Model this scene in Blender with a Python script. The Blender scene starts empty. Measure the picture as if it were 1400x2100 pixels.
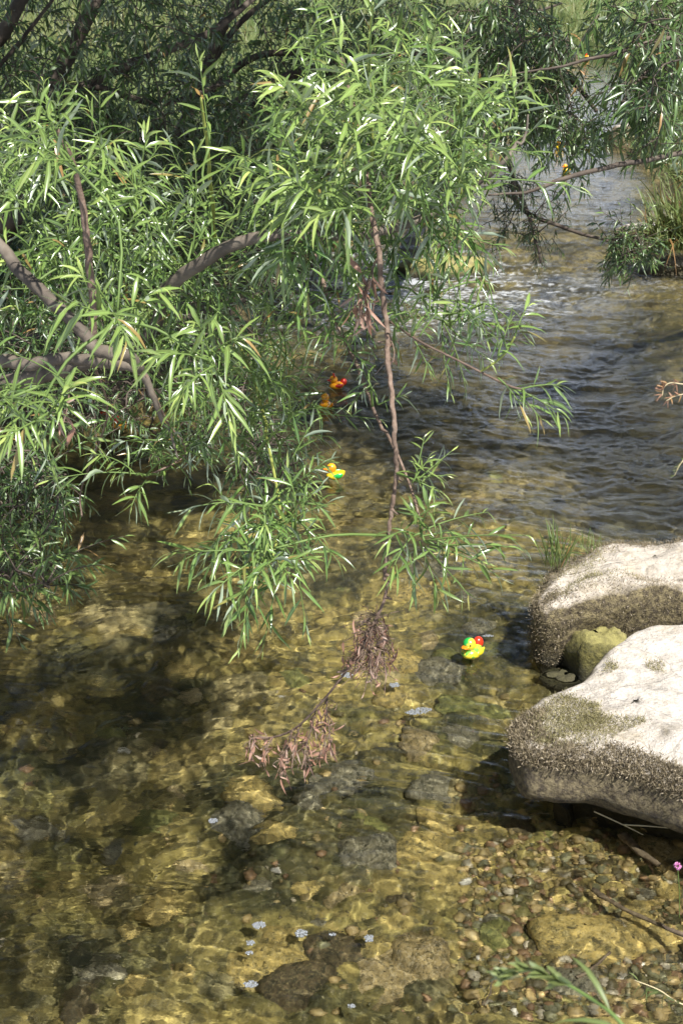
import bpy, bmesh, math, random
import numpy as np
from mathutils import Vector, Matrix, Euler

# ------------------------------------------------------------------ camera, sky, sun, exposure
C = bpy.context.scene
COL = C.collection
H = 2.3                                   # eye height above the lower pool
PITCH = math.radians(21.7)
F = 2825.0                                # focal length in pixels of the 1400 x 2100 photograph
cam = bpy.data.objects.new('camera', bpy.data.cameras.new('camera'))
COL.objects.link(cam); C.camera = cam
cam.location = (0, 0, H); cam.rotation_euler = (math.pi / 2 - PITCH, 0, 0)
cd = cam.data
cd.sensor_fit = 'VERTICAL'; cd.sensor_height = 24; cd.sensor_width = 16; cd.lens = F / 2100 * 24
cd.clip_start = 0.05; cd.clip_end = 500
cd.dof.use_dof = True; cd.dof.focus_distance = 4.2; cd.dof.aperture_fstop = 9.0

SUN_AZ = math.radians(146)                # clockwise from +Y: behind the camera, to the right
SUN_EL = math.radians(56)
w = bpy.data.worlds.new('World'); C.world = w; w.use_nodes = True
sk = w.node_tree.nodes.new('ShaderNodeTexSky'); sk.sky_type = 'NISHITA'; sk.sun_disc = False
sk.sun_elevation = SUN_EL; sk.sun_rotation = SUN_AZ; sk.dust_density = 1.0
wn, wl = w.node_tree.nodes, w.node_tree.links          # broken white cloud, thicker towards the horizon
def _w(typ, **kw):
    x = wn.new('ShaderNode' + typ)
    for k, v in kw.items(): setattr(x, k, v)
    return x
wc = _w('TexCoord'); wm = _w('Mapping'); wm.inputs['Scale'].default_value = (1, 1, 2.6); wm.inputs['Location'].default_value = (.35, .1, .2); wl.new(wc.outputs['Generated'], wm.inputs[0])
wt = _w('TexNoise'); wt.inputs['Scale'].default_value = 2.6; wt.inputs['Detail'].default_value = 7; wt.inputs['Roughness'].default_value = .58; wl.new(wm.outputs[0], wt.inputs[0])
wz = _w('SeparateXYZ'); wl.new(wc.outputs['Generated'], wz.inputs[0])
wk = _w('Math', operation='MULTIPLY_ADD'); wl.new(wz.outputs[2], wk.inputs[0]); wk.inputs[1].default_value = -.85; wl.new(wt.outputs['Fac'], wk.inputs[2])
wr_ = _w('ValToRGB'); wr_.color_ramp.elements[0].position = .26; wr_.color_ramp.elements[1].position = .42; wl.new(wk.outputs[0], wr_.inputs[0])
wx = _w('Mix', data_type='RGBA'); wl.new(wr_.outputs[0], wx.inputs[0]); wl.new(sk.outputs[0], wx.inputs[6]); wx.inputs[7].default_value = (12, 13, 15.5, 1)
wl.new(wx.outputs[2], wn['Background'].inputs[0])
w.node_tree.nodes['Background'].inputs[1].default_value = 0.05
sl = bpy.data.lights.new('sun', 'SUN'); sl.energy = 5.0; sl.angle = math.radians(0.53); sl.color = (1, .965, .92)
so = bpy.data.objects.new('sun', sl); COL.objects.link(so)
sdir = Vector((math.sin(SUN_AZ) * math.cos(SUN_EL), math.cos(SUN_AZ) * math.cos(SUN_EL), math.sin(SUN_EL)))
so.rotation_euler = sdir.to_track_quat('Z', 'Y').to_euler(); so.location = (4, -4, 8)
sl.cycles.is_caustics_light = True        # sunlight is really refracted by the rippled water
C.view_settings.view_transform = 'Standard'; C.view_settings.look = 'None'
C.view_settings.exposure = 0.93; C.view_settings.gamma = 1
C.cycles.use_denoising = True
C.cycles.sample_clamp_indirect = 6
C.cycles.max_bounces = 10; C.cycles.transmission_bounces = 8; C.cycles.transparent_max_bounces = 8

# ------------------------------------------------------------------ maths helpers
rs = np.random.RandomState(7)
UP = np.array([0, 0, 1.0]); SUNV = np.array(sdir[:])
CP, SP = math.cos(PITCH), math.sin(PITCH)
def ray(px, py):
    dx = (px - 700) / F; dy = (1050 - py) / F
    return np.array([dx, CP + dy * SP, -SP + dy * CP])
def P(px, py, d):                         # the place d metres out along a line of sight
    return np.array([0, 0, H]) + ray(px, py) * d
def G(px, py, z=0.0):                     # the place where that line meets height z
    r = ray(px, py); t = (z - H) / r[2]
    return np.array([0, 0, H]) + r * t
def ss(a, b, x):
    t = np.clip((np.asarray(x, float) - a) / (b - a), 0, 1); return t * t * (3 - 2 * t)
def unit(v):
    v = np.asarray(v, float); return v / np.maximum(np.linalg.norm(v, axis=-1, keepdims=True), 1e-9)
def _h(ix, iy, iz, s):
    n = (ix * 374761393 + iy * 668265263 + iz * 2147483647 + s * 1274126177) & 0xffffffff
    n = ((n ^ (n >> 13)) * 1274126177) & 0xffffffff
    n = ((n ^ (n >> 16)) * 2246822519) & 0xffffffff
    return ((n ^ (n >> 15)) & 0xffffff) / float(0xffffff)
def noise(x, y, z=0.0, s=0):              # value noise, -1..1
    x, y, z = np.broadcast_arrays(np.asarray(x, float), np.asarray(y, float), np.asarray(z, float))
    ix, iy, iz = (np.floor(a).astype(np.int64) for a in (x, y, z))
    fx, fy, fz = x - ix, y - iy, z - iz
    fx, fy, fz = (f * f * f * (f * (f * 6 - 15) + 10) for f in (fx, fy, fz))
    r = 0
    for a in (0, 1):
        for b in (0, 1):
            for c in (0, 1):
                r = r + _h(ix + a, iy + b, iz + c, s) * (fx if a else 1 - fx) * (fy if b else 1 - fy) * (fz if c else 1 - fz)
    return r * 2 - 1
def fbm(x, y, z=0.0, s=0, o=4):
    r = 0; a = 1; t = 0
    for i in range(o):
        r = r + a * noise(x * 2 ** i, y * 2 ** i, np.asarray(z) * 2 ** i, s + i * 17); t += a; a *= .5
    return r / t

# ------------------------------------------------------------------ object helpers
def link(o, parent=None):
    COL.objects.link(o)
    if parent is not None: o.parent = parent
    return o
def tag(o, label=None, cat=None, group=None, kind=None):
    for k, v in (('label', label), ('category', cat), ('group', group), ('kind', kind)):
        if v: o[k] = v
    return o
def empty(name, loc=(0, 0, 0)):
    o = bpy.data.objects.new(name, None); o.location = loc; o.empty_display_size = .05
    return link(o)
def mesh_obj(name, V, faces, mat, parent=None, smooth=True, attrs=None, local=True):
    """faces: list of (n,k) int arrays. V in world space; kept under its parent's origin."""
    V = np.asarray(V, float)
    if parent is not None and local: V = V - np.array(parent.location)
    me = bpy.data.meshes.new(name)
    me.vertices.add(len(V)); me.vertices.foreach_set('co', V.astype(np.float32).ravel())
    idx = np.concatenate([f.ravel() for f in faces]); cnt = np.concatenate([np.full(len(f), f.shape[1]) for f in faces])
    me.loops.add(len(idx)); me.loops.foreach_set('vertex_index', idx.astype(np.int32))
    me.polygons.add(len(cnt)); me.polygons.foreach_set('loop_start', np.concatenate([[0], np.cumsum(cnt)[:-1]]).astype(np.int32))
    me.polygons.foreach_set('loop_total', cnt.astype(np.int32))
    me.update(calc_edges=True)
    me.polygons.foreach_set('use_smooth', np.full(len(cnt), smooth))
    for k, a in (attrs or {}).items():
        at = me.attributes.new(k, 'FLOAT', 'POINT'); at.data.foreach_set('value', np.asarray(a, np.float32))
    me.validate()
    if mat: me.materials.append(mat)
    o = bpy.data.objects.new(name, me)
    return link(o, parent)
def quads(ny, nx, wrap=False):
    i = np.arange(ny * nx).reshape(ny, nx)
    if wrap: j = np.roll(i, -1, 1); return np.stack([i[:-1], j[:-1], j[1:], i[1:]], -1).reshape(-1, 4)
    return np.stack([i[:-1, :-1], i[:-1, 1:], i[1:, 1:], i[1:, :-1]], -1).reshape(-1, 4)

# ------------------------------------------------------------------ material helpers
class NT:
    def __init__(s, name):
        s.m = bpy.data.materials.new(name); s.m.use_nodes = True; s.t = s.m.node_tree
        s.b = s.t.nodes['Principled BSDF']; s.out = s.t.nodes['Material Output']
    def n(s, typ, **kw):
        x = s.t.nodes.new('ShaderNode' + typ)
        for k, v in kw.items():
            if k.startswith('i_'): x.inputs[k[2:].replace('_', ' ')].default_value = v
            else: setattr(x, k, v)
        return x
    def l(s, a, b): s.t.links.new(a, b)
    def attr(s, name): return s.n('Attribute', attribute_name=name).outputs['Fac']
    def coord(s, kind='Object', scale=1):
        c = s.n('TexCoord').outputs[kind]
        if scale == 1: return c
        m = s.n('Mapping'); s.l(c, m.inputs[0])
        m.inputs['Scale'].default_value = scale if hasattr(scale, '__len__') else (scale,) * 3
        return m.outputs[0]
    def noise(s, scale, detail=4, rough=.55, vec=None, dist=0):
        x = s.n('TexNoise'); x.inputs['Scale'].default_value = scale; x.inputs['Detail'].default_value = detail
        x.inputs['Roughness'].default_value = rough; x.inputs['Distortion'].default_value = dist
        s.l(vec if vec is not None else s.coord(), x.inputs['Vector']); return x.outputs['Fac']
    def ramp(s, fac, stops, interp='LINEAR'):
        r = s.n('ValToRGB'); r.color_ramp.interpolation = interp; e = r.color_ramp.elements
        while len(e) < len(stops): e.new(.5)
        for q, (p, c) in zip(e, stops): q.position = p; q.color = (*c, 1) if hasattr(c, '__len__') else (c, c, c, 1)
        s.l(fac, r.inputs[0]); return r.outputs[0]
    def mix(s, fac, a, b, mode='MIX'):
        x = s.n('Mix', data_type='RGBA', blend_type=mode)
        for v, k in ((fac, 0), (a, 6), (b, 7)):
            if hasattr(v, 'links'): s.l(v, x.inputs[k])
            else: x.inputs[k].default_value = (*v, 1) if hasattr(v, '__len__') else v
        return x.outputs[2]
    def math(s, op, a, b=0.0, clamp=False):
        x = s.n('Math', operation=op, use_clamp=clamp)
        for v, k in ((a, 0), (b, 1)):
            if hasattr(v, 'links'): s.l(v, x.inputs[k])
            else: x.inputs[k].default_value = v
        return x.outputs[0]
    def bump(s, h, strength=.5, dist=.01):
        x = s.n('Bump'); x.inputs['Strength'].default_value = strength; x.inputs['Distance'].default_value = dist
        s.l(h, x.inputs['Height']); s.l(x.outputs[0], s.b.inputs['Normal']); return x
    def col(s, c):
        if hasattr(c, 'links'): s.l(c, s.b.inputs['Base Color'])
        else: s.b.inputs['Base Color'].default_value = (*c, 1)
    def set(s, **kw):
        for k, v in kw.items(): s.b.inputs[k.replace('_', ' ')].default_value = v
        return s

def leaf_mat(name, dark, light, young, under, trans=.35, rough=.42):
    t = NT(name)
    base = t.mix(t.attr('tone'), dark, light)
    base = t.mix(t.attr('age'), base, young)
    rib = t.math('SUBTRACT', 1.0, t.math('MULTIPLY', t.math('ABSOLUTE', t.attr('across')), 5.0), clamp=True)
    base = t.mix(t.math('MULTIPLY', rib, .55), base, tuple(min(1, c * 2.6 + .03) for c in light))
    blem = t.ramp(t.noise(60, 3), [(0, 0), (.62, 0), (.72, 1)])
    base = t.mix(t.math('MULTIPLY', blem, .35), base, (.17, .12, .035))
    dry = t.ramp(t.attr('dry'), [(0, 0), (.5, 0), (1, 1)])
    base = t.mix(dry, base, (.30, .17, .06))
    geo = t.n('NewGeometry')
    col = t.mix(t.math('MULTIPLY', geo.outputs['Backfacing'], .8), base, under)
    t.col(col); t.set(Roughness=rough); t.b.inputs['Specular IOR Level'].default_value = .75
    tr = t.n('BsdfTranslucent'); t.l(t.mix(.5, base, young), tr.inputs[0])
    mx = t.n('MixShader'); mx.inputs[0].default_value = trans
    t.l(t.b.outputs[0], mx.inputs[1]); t.l(tr.outputs[0], mx.inputs[2]); t.l(mx.outputs[0], t.out.inputs[0])
    return t.m
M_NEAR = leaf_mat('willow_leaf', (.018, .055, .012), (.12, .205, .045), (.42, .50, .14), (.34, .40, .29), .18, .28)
M_MID = leaf_mat('willow_leaf_shade', (.022, .052, .014), (.10, .165, .042), (.20, .28, .07), (.16, .20, .13), .18, .36)  # darker copy of the near leaf, with shade put into its colours
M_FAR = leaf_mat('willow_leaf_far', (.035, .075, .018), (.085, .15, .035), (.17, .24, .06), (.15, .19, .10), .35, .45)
M_GRASS = leaf_mat('grass_blade', (.05, .11, .018), (.14, .20, .05), (.30, .28, .12), (.12, .17, .05), .4, .5)
M_DEAD = leaf_mat('withered_leaf', (.045, .016, .010), (.24, .11, .06), (.50, .40, .32), (.26, .13, .08), .15, .6)

def bark(name, a, b, c, sc=30):
    t = NT(name); n = t.noise(sc, 5, .6)
    k = t.ramp(n, [(.25, a), (.5, b), (.75, c)])
    t.col(t.mix(t.ramp(t.noise(7, 3), [(.45, 0), (.65, .6)]), k, tuple(x * .45 for x in a)))
    t.set(Roughness=.8); t.bump(t.noise(sc * 3, 4), .6, .004); return t.m
M_BARK = bark('limb_bark', (.06, .048, .036), (.13, .105, .078), (.20, .17, .13), 22)
M_BARKD = bark('dark_bark', (.05, .036, .026), (.09, .068, .05), (.15, .12, .09), 18)
M_TWIG = bark('bough_bark', (.09, .056, .04), (.17, .115, .08), (.27, .20, .15), 60)
def plain(name, c, rough=.6, spec=.4, var=.25):
    t = NT(name); t.col(t.mix(t.noise(40, 3), tuple(x * (1 - var) for x in c), tuple(min(1, x * (1 + var)) for x in c)))
    t.set(Roughness=rough); t.b.inputs['Specular IOR Level'].default_value = spec; return t.m
M_YSTEM = plain('young_stem', (.24, .27, .06)); M_GSTEM = plain('green_stem', (.11, .17, .04))

# ------------------------------------------------------------------ banks of the stream (world x of the waterline at each y)
LQ = [(-900, 1700), (-420, 1250), (-120, 1020), (60, 930), (250, 870), (400, 800), (460, 720), (500, 650), (560, 590), (600, 555), (690, 490), (900, 380), (1040, 285), (1110, 200), (1165, 150), (1190, 128)]
RQ = [(2300, 1900), (1900, 1250), (1700, 950), (1560, 760), (1440, 640), (1400, 565), (1400, 480), (1385, 420), (1330, 355), (1285, 315), (1300, 275), (1330, 210), (1290, 160), (1262, 128)]
def lvl(y): return .16 * ss(10.9, 12.2, y)            # the pool above the riffle stands higher
def bankline(Q):
    pts = []
    for q in Q:
        p = G(*q, 0); p = G(*q, float(lvl(p[1]))); pts.append((p[1], p[0]))
    pts.sort(); return np.array(pts)
LB, RB = bankline(LQ), bankline(RQ)
YEND = min(LB[-1, 0], RB[-1, 0])
def xl(y): return np.interp(y, LB[:, 0], LB[:, 1])
def xr(y): return np.interp(y, RB[:, 0], RB[:, 1])
def cells(x, y, size, seed, jit=.8):                  # cobble domes: (height 0..1, random id 0..1)
    gx, gy = x / size, y / size; ix, iy = np.floor(gx).astype(np.int64), np.floor(gy).astype(np.int64)
    best = np.zeros_like(gx); ident = np.zeros_like(gx)
    for a in (-1, 0, 1):
        for b in (-1, 0, 1):
            cx = ix + a + .5 + jit * (_h(ix + a, iy + b, 0 * ix, seed) - .5); cy = iy + b + .5 + jit * (_h(ix + a, iy + b, 0 * ix + 1, seed) - .5)
            r = .38 + .42 * _h(ix + a, iy + b, 0 * ix + 2, seed); e = .6 + .5 * _h(ix + a, iy + b, 0 * ix + 4, seed)
            an = 6.283 * _h(ix + a, iy + b, 0 * ix + 5, seed)
            dx, dy = gx - cx, gy - cy; u = dx * np.cos(an) + dy * np.sin(an); v = (-dx * np.sin(an) + dy * np.cos(an)) / e
            d = np.sqrt(np.clip(1 - (u * u + v * v) / (r * r), 0, 1)) * r * 1.6
            k = d > best; best = np.where(k, d, best); ident = np.where(k, .05 + .95 * _h(ix + a, iy + b, 0 * ix + 3, seed), ident)
    return best, ident
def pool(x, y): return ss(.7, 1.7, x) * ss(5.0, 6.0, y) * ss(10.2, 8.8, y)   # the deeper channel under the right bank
def ground_z(x, y, fine=True):
    x, y = np.asarray(x, float), np.asarray(y, float)
    L, R = xl(y), xr(y); Wd = np.maximum(R - L, .3)
    dl, dr = x - L, R - x; d = np.minimum(dl, dr)
    wob = .12 * noise(x * 1.3, y * 1.3, 0, 5) * ss(0, 1, y / 8)
    d = d + wob; base = lvl(y)
    shallow = ss(3.2, 2.0, dr) * ss(8, 5.2, y)        # gravel shallows beside the near boulders
    depth = .34 * ss(0, .9, d) - .20 * shallow * ss(0, .9, d)
    depth = depth * (1 - .45 * np.exp(-((y - 11.4) / .7) ** 2)) + .03 * noise(x * .8, y * .8, 0, 9) + .16 * pool(x, y) * ss(0, .9, d)
    lh = .55 * ss(0, .35, -d) + .35 * ss(.3, 3, -d) + .03 * np.clip(-d, 0, 60)
    rh = .30 * ss(0, .4, -d) + .25 * ss(.3, 3, -d) + .03 * np.clip(-d, 0, 60)
    up = np.where(dl < dr, lh, rh)
    end = ss(YEND, YEND + 1.2, y)
    z = base + np.where(d > 0, -depth, up)
    z = z * (1 - end) + end * (base + .35 + .05 * np.clip(y - YEND, 0, 80) + .1 * noise(x * .2, y * .2, 0, 3))
    cid = np.zeros_like(z)
    if fine:
        c1, i1 = cells(x + .04 * noise(x * 9, y * 9, 0, 1), y, .30, 11); c2, i2 = cells(x, y + .02 * noise(x * 15, y * 15, 0, 1), .11, 23)
        wet = ss(-.3, .2, d) * (1 - end)
        hb = .15 * c1 * (1 - .75 * shallow); hs = .055 * c2
        z = z + wet * np.maximum(hb, hs) + .012 * fbm(x * 7, y * 7, 0, 31, 3)
        cid = np.where(hb > hs, i1, i2)
        z = np.where(d > 0, np.minimum(z, base - .035), z)
    return z, cid, d

def grid_xy(ny, nx, y0, y1, half):
    t = np.linspace(0, 1, ny)[:, None]; y = y0 * (y1 / y0) ** t
    u = np.linspace(-1, 1, nx)[None]; xh = half(y)
    return np.broadcast_to(u * xh, (ny, nx)), np.broadcast_to(y, (ny, nx))

# ------------------------------------------------------------------ stream bed, banks and meadow: one sheet
X, Y = grid_xy(760, 560, 1.6, 160, lambda y: 2.2 + .55 * y)
Z, CID, D = ground_z(X, Y)
t = NT('bed_and_bank')
cid, wet = t.attr('stone'), t.attr('wet')
stone = t.ramp(cid, [(0, (.10, .085, .04)), (.15, (.30, .23, .075)), (.35, (.17, .15, .05)), (.5, (.40, .30, .10)), (.68, (.24, .17, .06)), (.82, (.12, .13, .045)), (.93, (.34, .30, .22)), (1, (.45, .40, .30))], 'CONSTANT')
alg = t.ramp(t.noise(3.2, 5, .6), [(.36, (.08, .075, .018)), (.47, (.37, .30, .08)), (.60, (.56, .43, .14))])
bedc = t.mix(.62, stone, alg)
bedc = t.mix(t.ramp(t.noise(26, 5, .65), [(.40, .8), (.56, 0)]), bedc, (.04, .036, .014))
bedc = t.mix(t.ramp(t.noise(1.6, 4, .6), [(.42, .7), (.54, 0)]), bedc, (.035, .035, .012))
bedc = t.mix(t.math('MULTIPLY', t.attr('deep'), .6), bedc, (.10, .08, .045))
bedc = t.mix(t.math('MULTIPLY', t.attr('channel_dim'), .15), bedc, (.028, .027, .022))  # dimness of the deeper channel painted into the bed colour
bedc = t.mix(t.ramp(t.noise(75, 3, .6), [(.6, 0), (.72, .55)]), bedc, (.5, .43, .25))
soil = t.mix(t.noise(9, 5), (.03, .022, .013), (.09, .062, .036))
turf = t.mix(t.noise(2.5, 6, .65), (.06, .10, .022), (.17, .20, .065))
dry = t.mix(t.attr('turf'), soil, turf)
t.col(t.mix(wet, dry, bedc)); t.set(Roughness=.75); t.bump(t.noise(40, 6, .65), .8, .02)
M_BED = t.m
turfm = np.where(X > (xl(Y) + xr(Y)) / 2, ss(.1, .4, -D), ss(.5, 1.1, -D)) + ss(YEND, YEND + .5, Y) * 1.0
bed = mesh_obj('ground', np.stack([X, Y, Z], -1).reshape(-1, 3), [quads(*X.shape)], M_BED,
               attrs={'stone': CID.ravel(), 'wet': (ss(-.12, .02, D) * (1 - ss(YEND, YEND + .4, Y))).ravel(), 'turf': np.clip(turfm, 0, 1).ravel(), 'channel_dim': pool(X, Y).ravel(), 'deep': (ss(4.6, 7.0, Y) * ss(-1.6, .6, X)).ravel() * .85})
tag(bed, kind='structure'); bed.cycles.is_caustics_receiver = True

# ------------------------------------------------------------------ water
def water_z(x, y):
    wx = x + .10 * noise(x * 1.7, y * 1.7, 0, 41) + .03 * noise(x * 6, y * 6, 0, 42)
    wy = y + .14 * noise(x * 1.5, y * 1.5, 0, 43) + .03 * noise(x * 6, y * 6, 0, 44)
    near = .30 + .70 * ss(3.7, 6.2, y)
    rif = np.exp(-((y - 10.4) / 1.5) ** 2)
    rif2 = .8 * np.exp(-((y - 7.2 - .4 * x) / .8) ** 2)
    amp = near * (1 - .6 * ss(12.4, 14, y)) + 1.5 * rif * ss(2.2, .3, x) + 1.0 * rif + .5 * rif2
    a = 1 - np.abs(noise(wx * 1.9, wy * 3.4, 0, 51)) * 2
    b = noise(wx * 5.0, wy * 8.5, 0, 52)
    c = noise(wx * 11, wy * 17, 0, 53)
    e = noise(wx * 24 + 1.3 * b, wy * 34, 0, 54)
    g = noise(wx * 52 + c, wy * 62, 0, 55)
    h = amp * (1 - .42 * ss(5, 7, y)) * (.011 * a * (.35 + .65 * ss(4, 7, y)) + .0062 * b + .0042 * c) + (.0021 * e + .0008 * g) * (1 + 1.1 * ss(4.6, 6.5, y)) * ss(30, 12, y)
    return lvl(y) + h, amp
WX, WY = grid_xy(1400, 900, 2.2, YEND + 1.5, lambda y: 1.3 + .33 * y)
WZ, AMP = water_z(WX, WY)
foam = .75 * ss(.25, .95, noise(WX * 12, WY * 20, 0, 61) * .5 + noise(WX * 40, WY * 60, 0, 62) * .7 + .30 * (AMP - 1.9))
foam = foam * ss(1.7, 2.5, AMP)
t = NT('stream_water')
t.set(Roughness=0.0, IOR=1.333); t.b.inputs['Transmission Weight'].default_value = 1.0
t.b.inputs['Base Color'].default_value = (.95, .98, .90, 1)
v = t.coord('Object', (1, 1.7, 1))
bh = t.math('MULTIPLY', t.math('MULTIPLY_ADD' if False else 'ADD', 1.0, t.math('MULTIPLY', t.attr('chop'), 2.2)), t.math('ADD', t.noise(30, 3, .6, v, .6), t.math('MULTIPLY', t.noise(75, 2, .5, v, .4), .4)))
bp = t.bump(bh, .15, .010)
fm = t.n('BsdfDiffuse'); fm.inputs[0].default_value = (.75, .78, .80, 1)
mx = t.n('MixShader'); t.l(t.math('MULTIPLY', t.attr('foam'), .55), mx.inputs[0]); t.l(t.b.outputs[0], mx.inputs[1]); t.l(fm.outputs[0], mx.inputs[2])
t.l(mx.outputs[0], t.out.inputs[0])
water = mesh_obj('water', np.stack([WX, WY, WZ], -1).reshape(-1, 3), [quads(*WX.shape)], t.m, attrs={'foam': foam.ravel(), 'chop': (ss(4.8, 6.8, WY) * ss(20, 10, WY)).ravel()})
tag(water, kind='structure'); water.cycles.is_caustics_caster = True
#@@REST
# ------------------------------------------------------------------ builders: tubes, leaves, blades
class Tubes:
    def __init__(s): s.V = []; s.Fq = []; s.n = 0
    def add(s, pts, rad, k=6, rough=0.0):
        pts = np.asarray(pts, float); m = len(pts); rad = np.broadcast_to(np.asarray(rad, float), (m,))
        T = unit(np.gradient(pts, axis=0)); ref = np.array([0.31, .17, .93]) if abs(T[0] @ [0.31, .17, .93]) < .9 else np.array([1., 0, 0])
        A = unit(np.cross(T, ref)); B = np.cross(T, A); an = np.arange(k) * 2 * math.pi / k
        r = rad[:, None] * (1 + rough * rs.uniform(-1, 1, (m, k)))
        V = pts[:, None] + r[..., None] * (np.cos(an)[None, :, None] * A[:, None] + np.sin(an)[None, :, None] * B[:, None])
        q = quads(m, k, True) + s.n; s.V.append(V.reshape(-1, 3)); s.Fq.append(q); s.n += m * k
        s.V.append(pts[[0, -1]]); a, b = s.n, s.n + 1; s.n += 2
        i = np.arange(k); base = a - m * k
        c = np.stack([np.full(k, a), base + (i + 1) % k, base + i, np.full(k, a)], 1)[:, :3]
        d = np.stack([np.full(k, b), base + (m - 1) * k + i, base + (m - 1) * k + (i + 1) % k], 1)
        s.Fq.append(c); s.Fq.append(d)
    def build(s, name, mat, parent=None):
        return mesh_obj(name, np.concatenate(s.V), s.Fq, mat, parent)
def spline(pts, n):                       # Catmull-Rom through rows of any width
    p = np.asarray(pts, float); p = np.vstack([2 * p[0] - p[1], p, 2 * p[-1] - p[-2]])
    out = []; m = len(p) - 3
    for t in np.linspace(0, m - 1e-6, n):
        i = int(t); f = t - i; a, b, c, d = p[i:i + 4]
        out.append(.5 * (2 * b + (c - a) * f + (2 * a - 5 * b + 4 * c - d) * f * f + (3 * b - a - 3 * c + d) * f ** 3))
    return np.array(out)
PROF = {5: ([0, .16, .38, .62, .84, 1], [.10, .72, 1, .88, .45, .0]), 3: ([0, .3, .68, 1], [.15, .95, .8, 0]), 2: ([0, .45, 1], [.2, 1, 0])}
class Leaves:
    def __init__(s): s.r = []             # rows: base3 dir3 nrm3 len wid droop tone age dry curl
    def add(s, base, d, nrm, L, W, droop, tone, age, dry, curl):
        n = len(base); f = lambda a: np.broadcast_to(np.asarray(a, float), (n,))[:, None]
        s.r.append(np.hstack([base, unit(d), nrm, f(L), f(W), f(droop), f(tone), f(age), f(dry), f(curl)]))
    def build(s, name, mat, parent=None, seg=5):
        R = np.concatenate(s.r); n = len(R); ts, ws = PROF[seg]; ts, ws = np.array(ts), np.array(ws); m = len(ts)
        b, d, nr = R[:, :3], R[:, 3:6], R[:, 6:9]; L, W, dr, tone, age, dry, curl = (R[:, i] for i in range(9, 16))
        nr = unit(nr - (nr * d).sum(1, keepdims=True) * d); side = np.cross(d, nr)
        tt = ts[None, :, None]; Ln = L[:, None, None]
        dn = dr[:, None, None]; bend = -nr[:, None] * (.55 * dn) + np.array([0, 0, -1.0]) * dn * .6
        ctr = b[:, None] + d[:, None] * Ln * (tt - .18 * np.abs(dn) * tt ** 2) + bend * Ln * tt ** 2
        wav = (rs.uniform(-.16, .16, (n, m)))[..., None] * side[:, None] * W[:, None, None]
        ctr = ctr + wav
        tw = curl[:, None, None] * tt; sd = side[:, None] * np.cos(tw) + nr[:, None] * np.sin(tw); nn = -side[:, None] * np.sin(tw) + nr[:, None] * np.cos(tw)
        hw = (W[:, None] * .5 * ws[None])[..., None]
        if seg == 2:
            Lf, Rt = ctr - sd * hw, ctr + sd * hw; V = np.stack([Lf, Rt], 2); k = 2; ac = np.array([-1, 1.])
        else:
            Lf, Rt = ctr - sd * hw + nn * hw * .42, ctr + sd * hw + nn * hw * .42; V = np.stack([Lf, ctr, Rt], 2); k = 3; ac = np.array([-1, 0, 1.])
        V = V.reshape(-1, 3); g = np.arange(m * k).reshape(m, k)
        q = np.stack([g[:-1, :-1], g[:-1, 1:], g[1:, 1:], g[1:, :-1]], -1).reshape(-1, 4)
        q = (q[None] + (np.arange(n) * m * k)[:, None, None]).reshape(-1, 4)
        rep = lambda a: np.repeat(a, m * k)
        return mesh_obj(name, V, [q], mat, parent, attrs={'across': np.tile(np.tile(ac, m), n), 'tone': rep(tone), 'age': rep(age), 'dry': rep(dry)})

def shoot(lv, tb, base, tip, n=14, L=.09, arch=.08, rad=.0022, spread=1.0, tone=(.0, 1), age=.0, droop=.42, wr=.105, dry=.03, t0=.12, k=5, nrand=.5):
    base, tip = np.asarray(base, float), np.asarray(tip, float); ln = np.linalg.norm(tip - base)
    mid = (base + tip) / 2 + UP * arch * ln + rs.normal(0, .05, 3) * ln
    t = np.linspace(0, 1, 9)[:, None]; cv = (1 - t) ** 2 * base + 2 * t * (1 - t) * mid + t * t * tip
    if tb is not None: tb.add(cv, np.linspace(rad, rad * .35, 9), k)
    q = np.linspace(t0, 1, n) + rs.uniform(-.3, .3, n) / n; q = np.clip(q, 0, 1)[:, None]
    pos = (1 - q) ** 2 * base + 2 * q * (1 - q) * mid + q * q * tip
    T = unit(2 * (1 - q) * (mid - base) + 2 * q * (tip - mid))
    r0 = unit(np.cross(T, [0.2, .5, .83])); r1 = np.cross(T, r0)
    an = (np.arange(n) * 2.4 + rs.uniform(0, 6) + rs.normal(0, .35, n))[:, None]
    rad_ = np.cos(an) * r0 + np.sin(an) * r1
    op = (np.radians(72 - 50 * q[:, 0] ** 1.6) * spread + rs.normal(0, .16, n))[:, None]
    d = T * np.cos(op) + rad_ * np.sin(op); d = unit(d + UP * (-.10 - .10 * rs.rand(n, 1)))
    nrm = unit(UP * .25 + SUNV * .55 + T * .35 + rs.normal(0, nrand, (n, 3)))
    prof = np.interp(q[:, 0], [0, .25, .7, .92, 1], [.65, .95, 1, .72, .5])
    Ls = L * prof * rs.uniform(.55, 1.12, n)
    a = np.clip(age + .75 * ss(.72, 1, q[:, 0]) * rs.uniform(.3, 1, n), 0, 1)
    lv.add(pos, d, nrm, Ls, Ls * wr * rs.uniform(.85, 1.2, n), droop * rs.uniform(.1, 1.5, n), rs.uniform(tone[0], tone[1], n), a,
           (rs.rand(n) < dry) * rs.uniform(.5, 1, n), rs.normal(0, .7, n))

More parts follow.
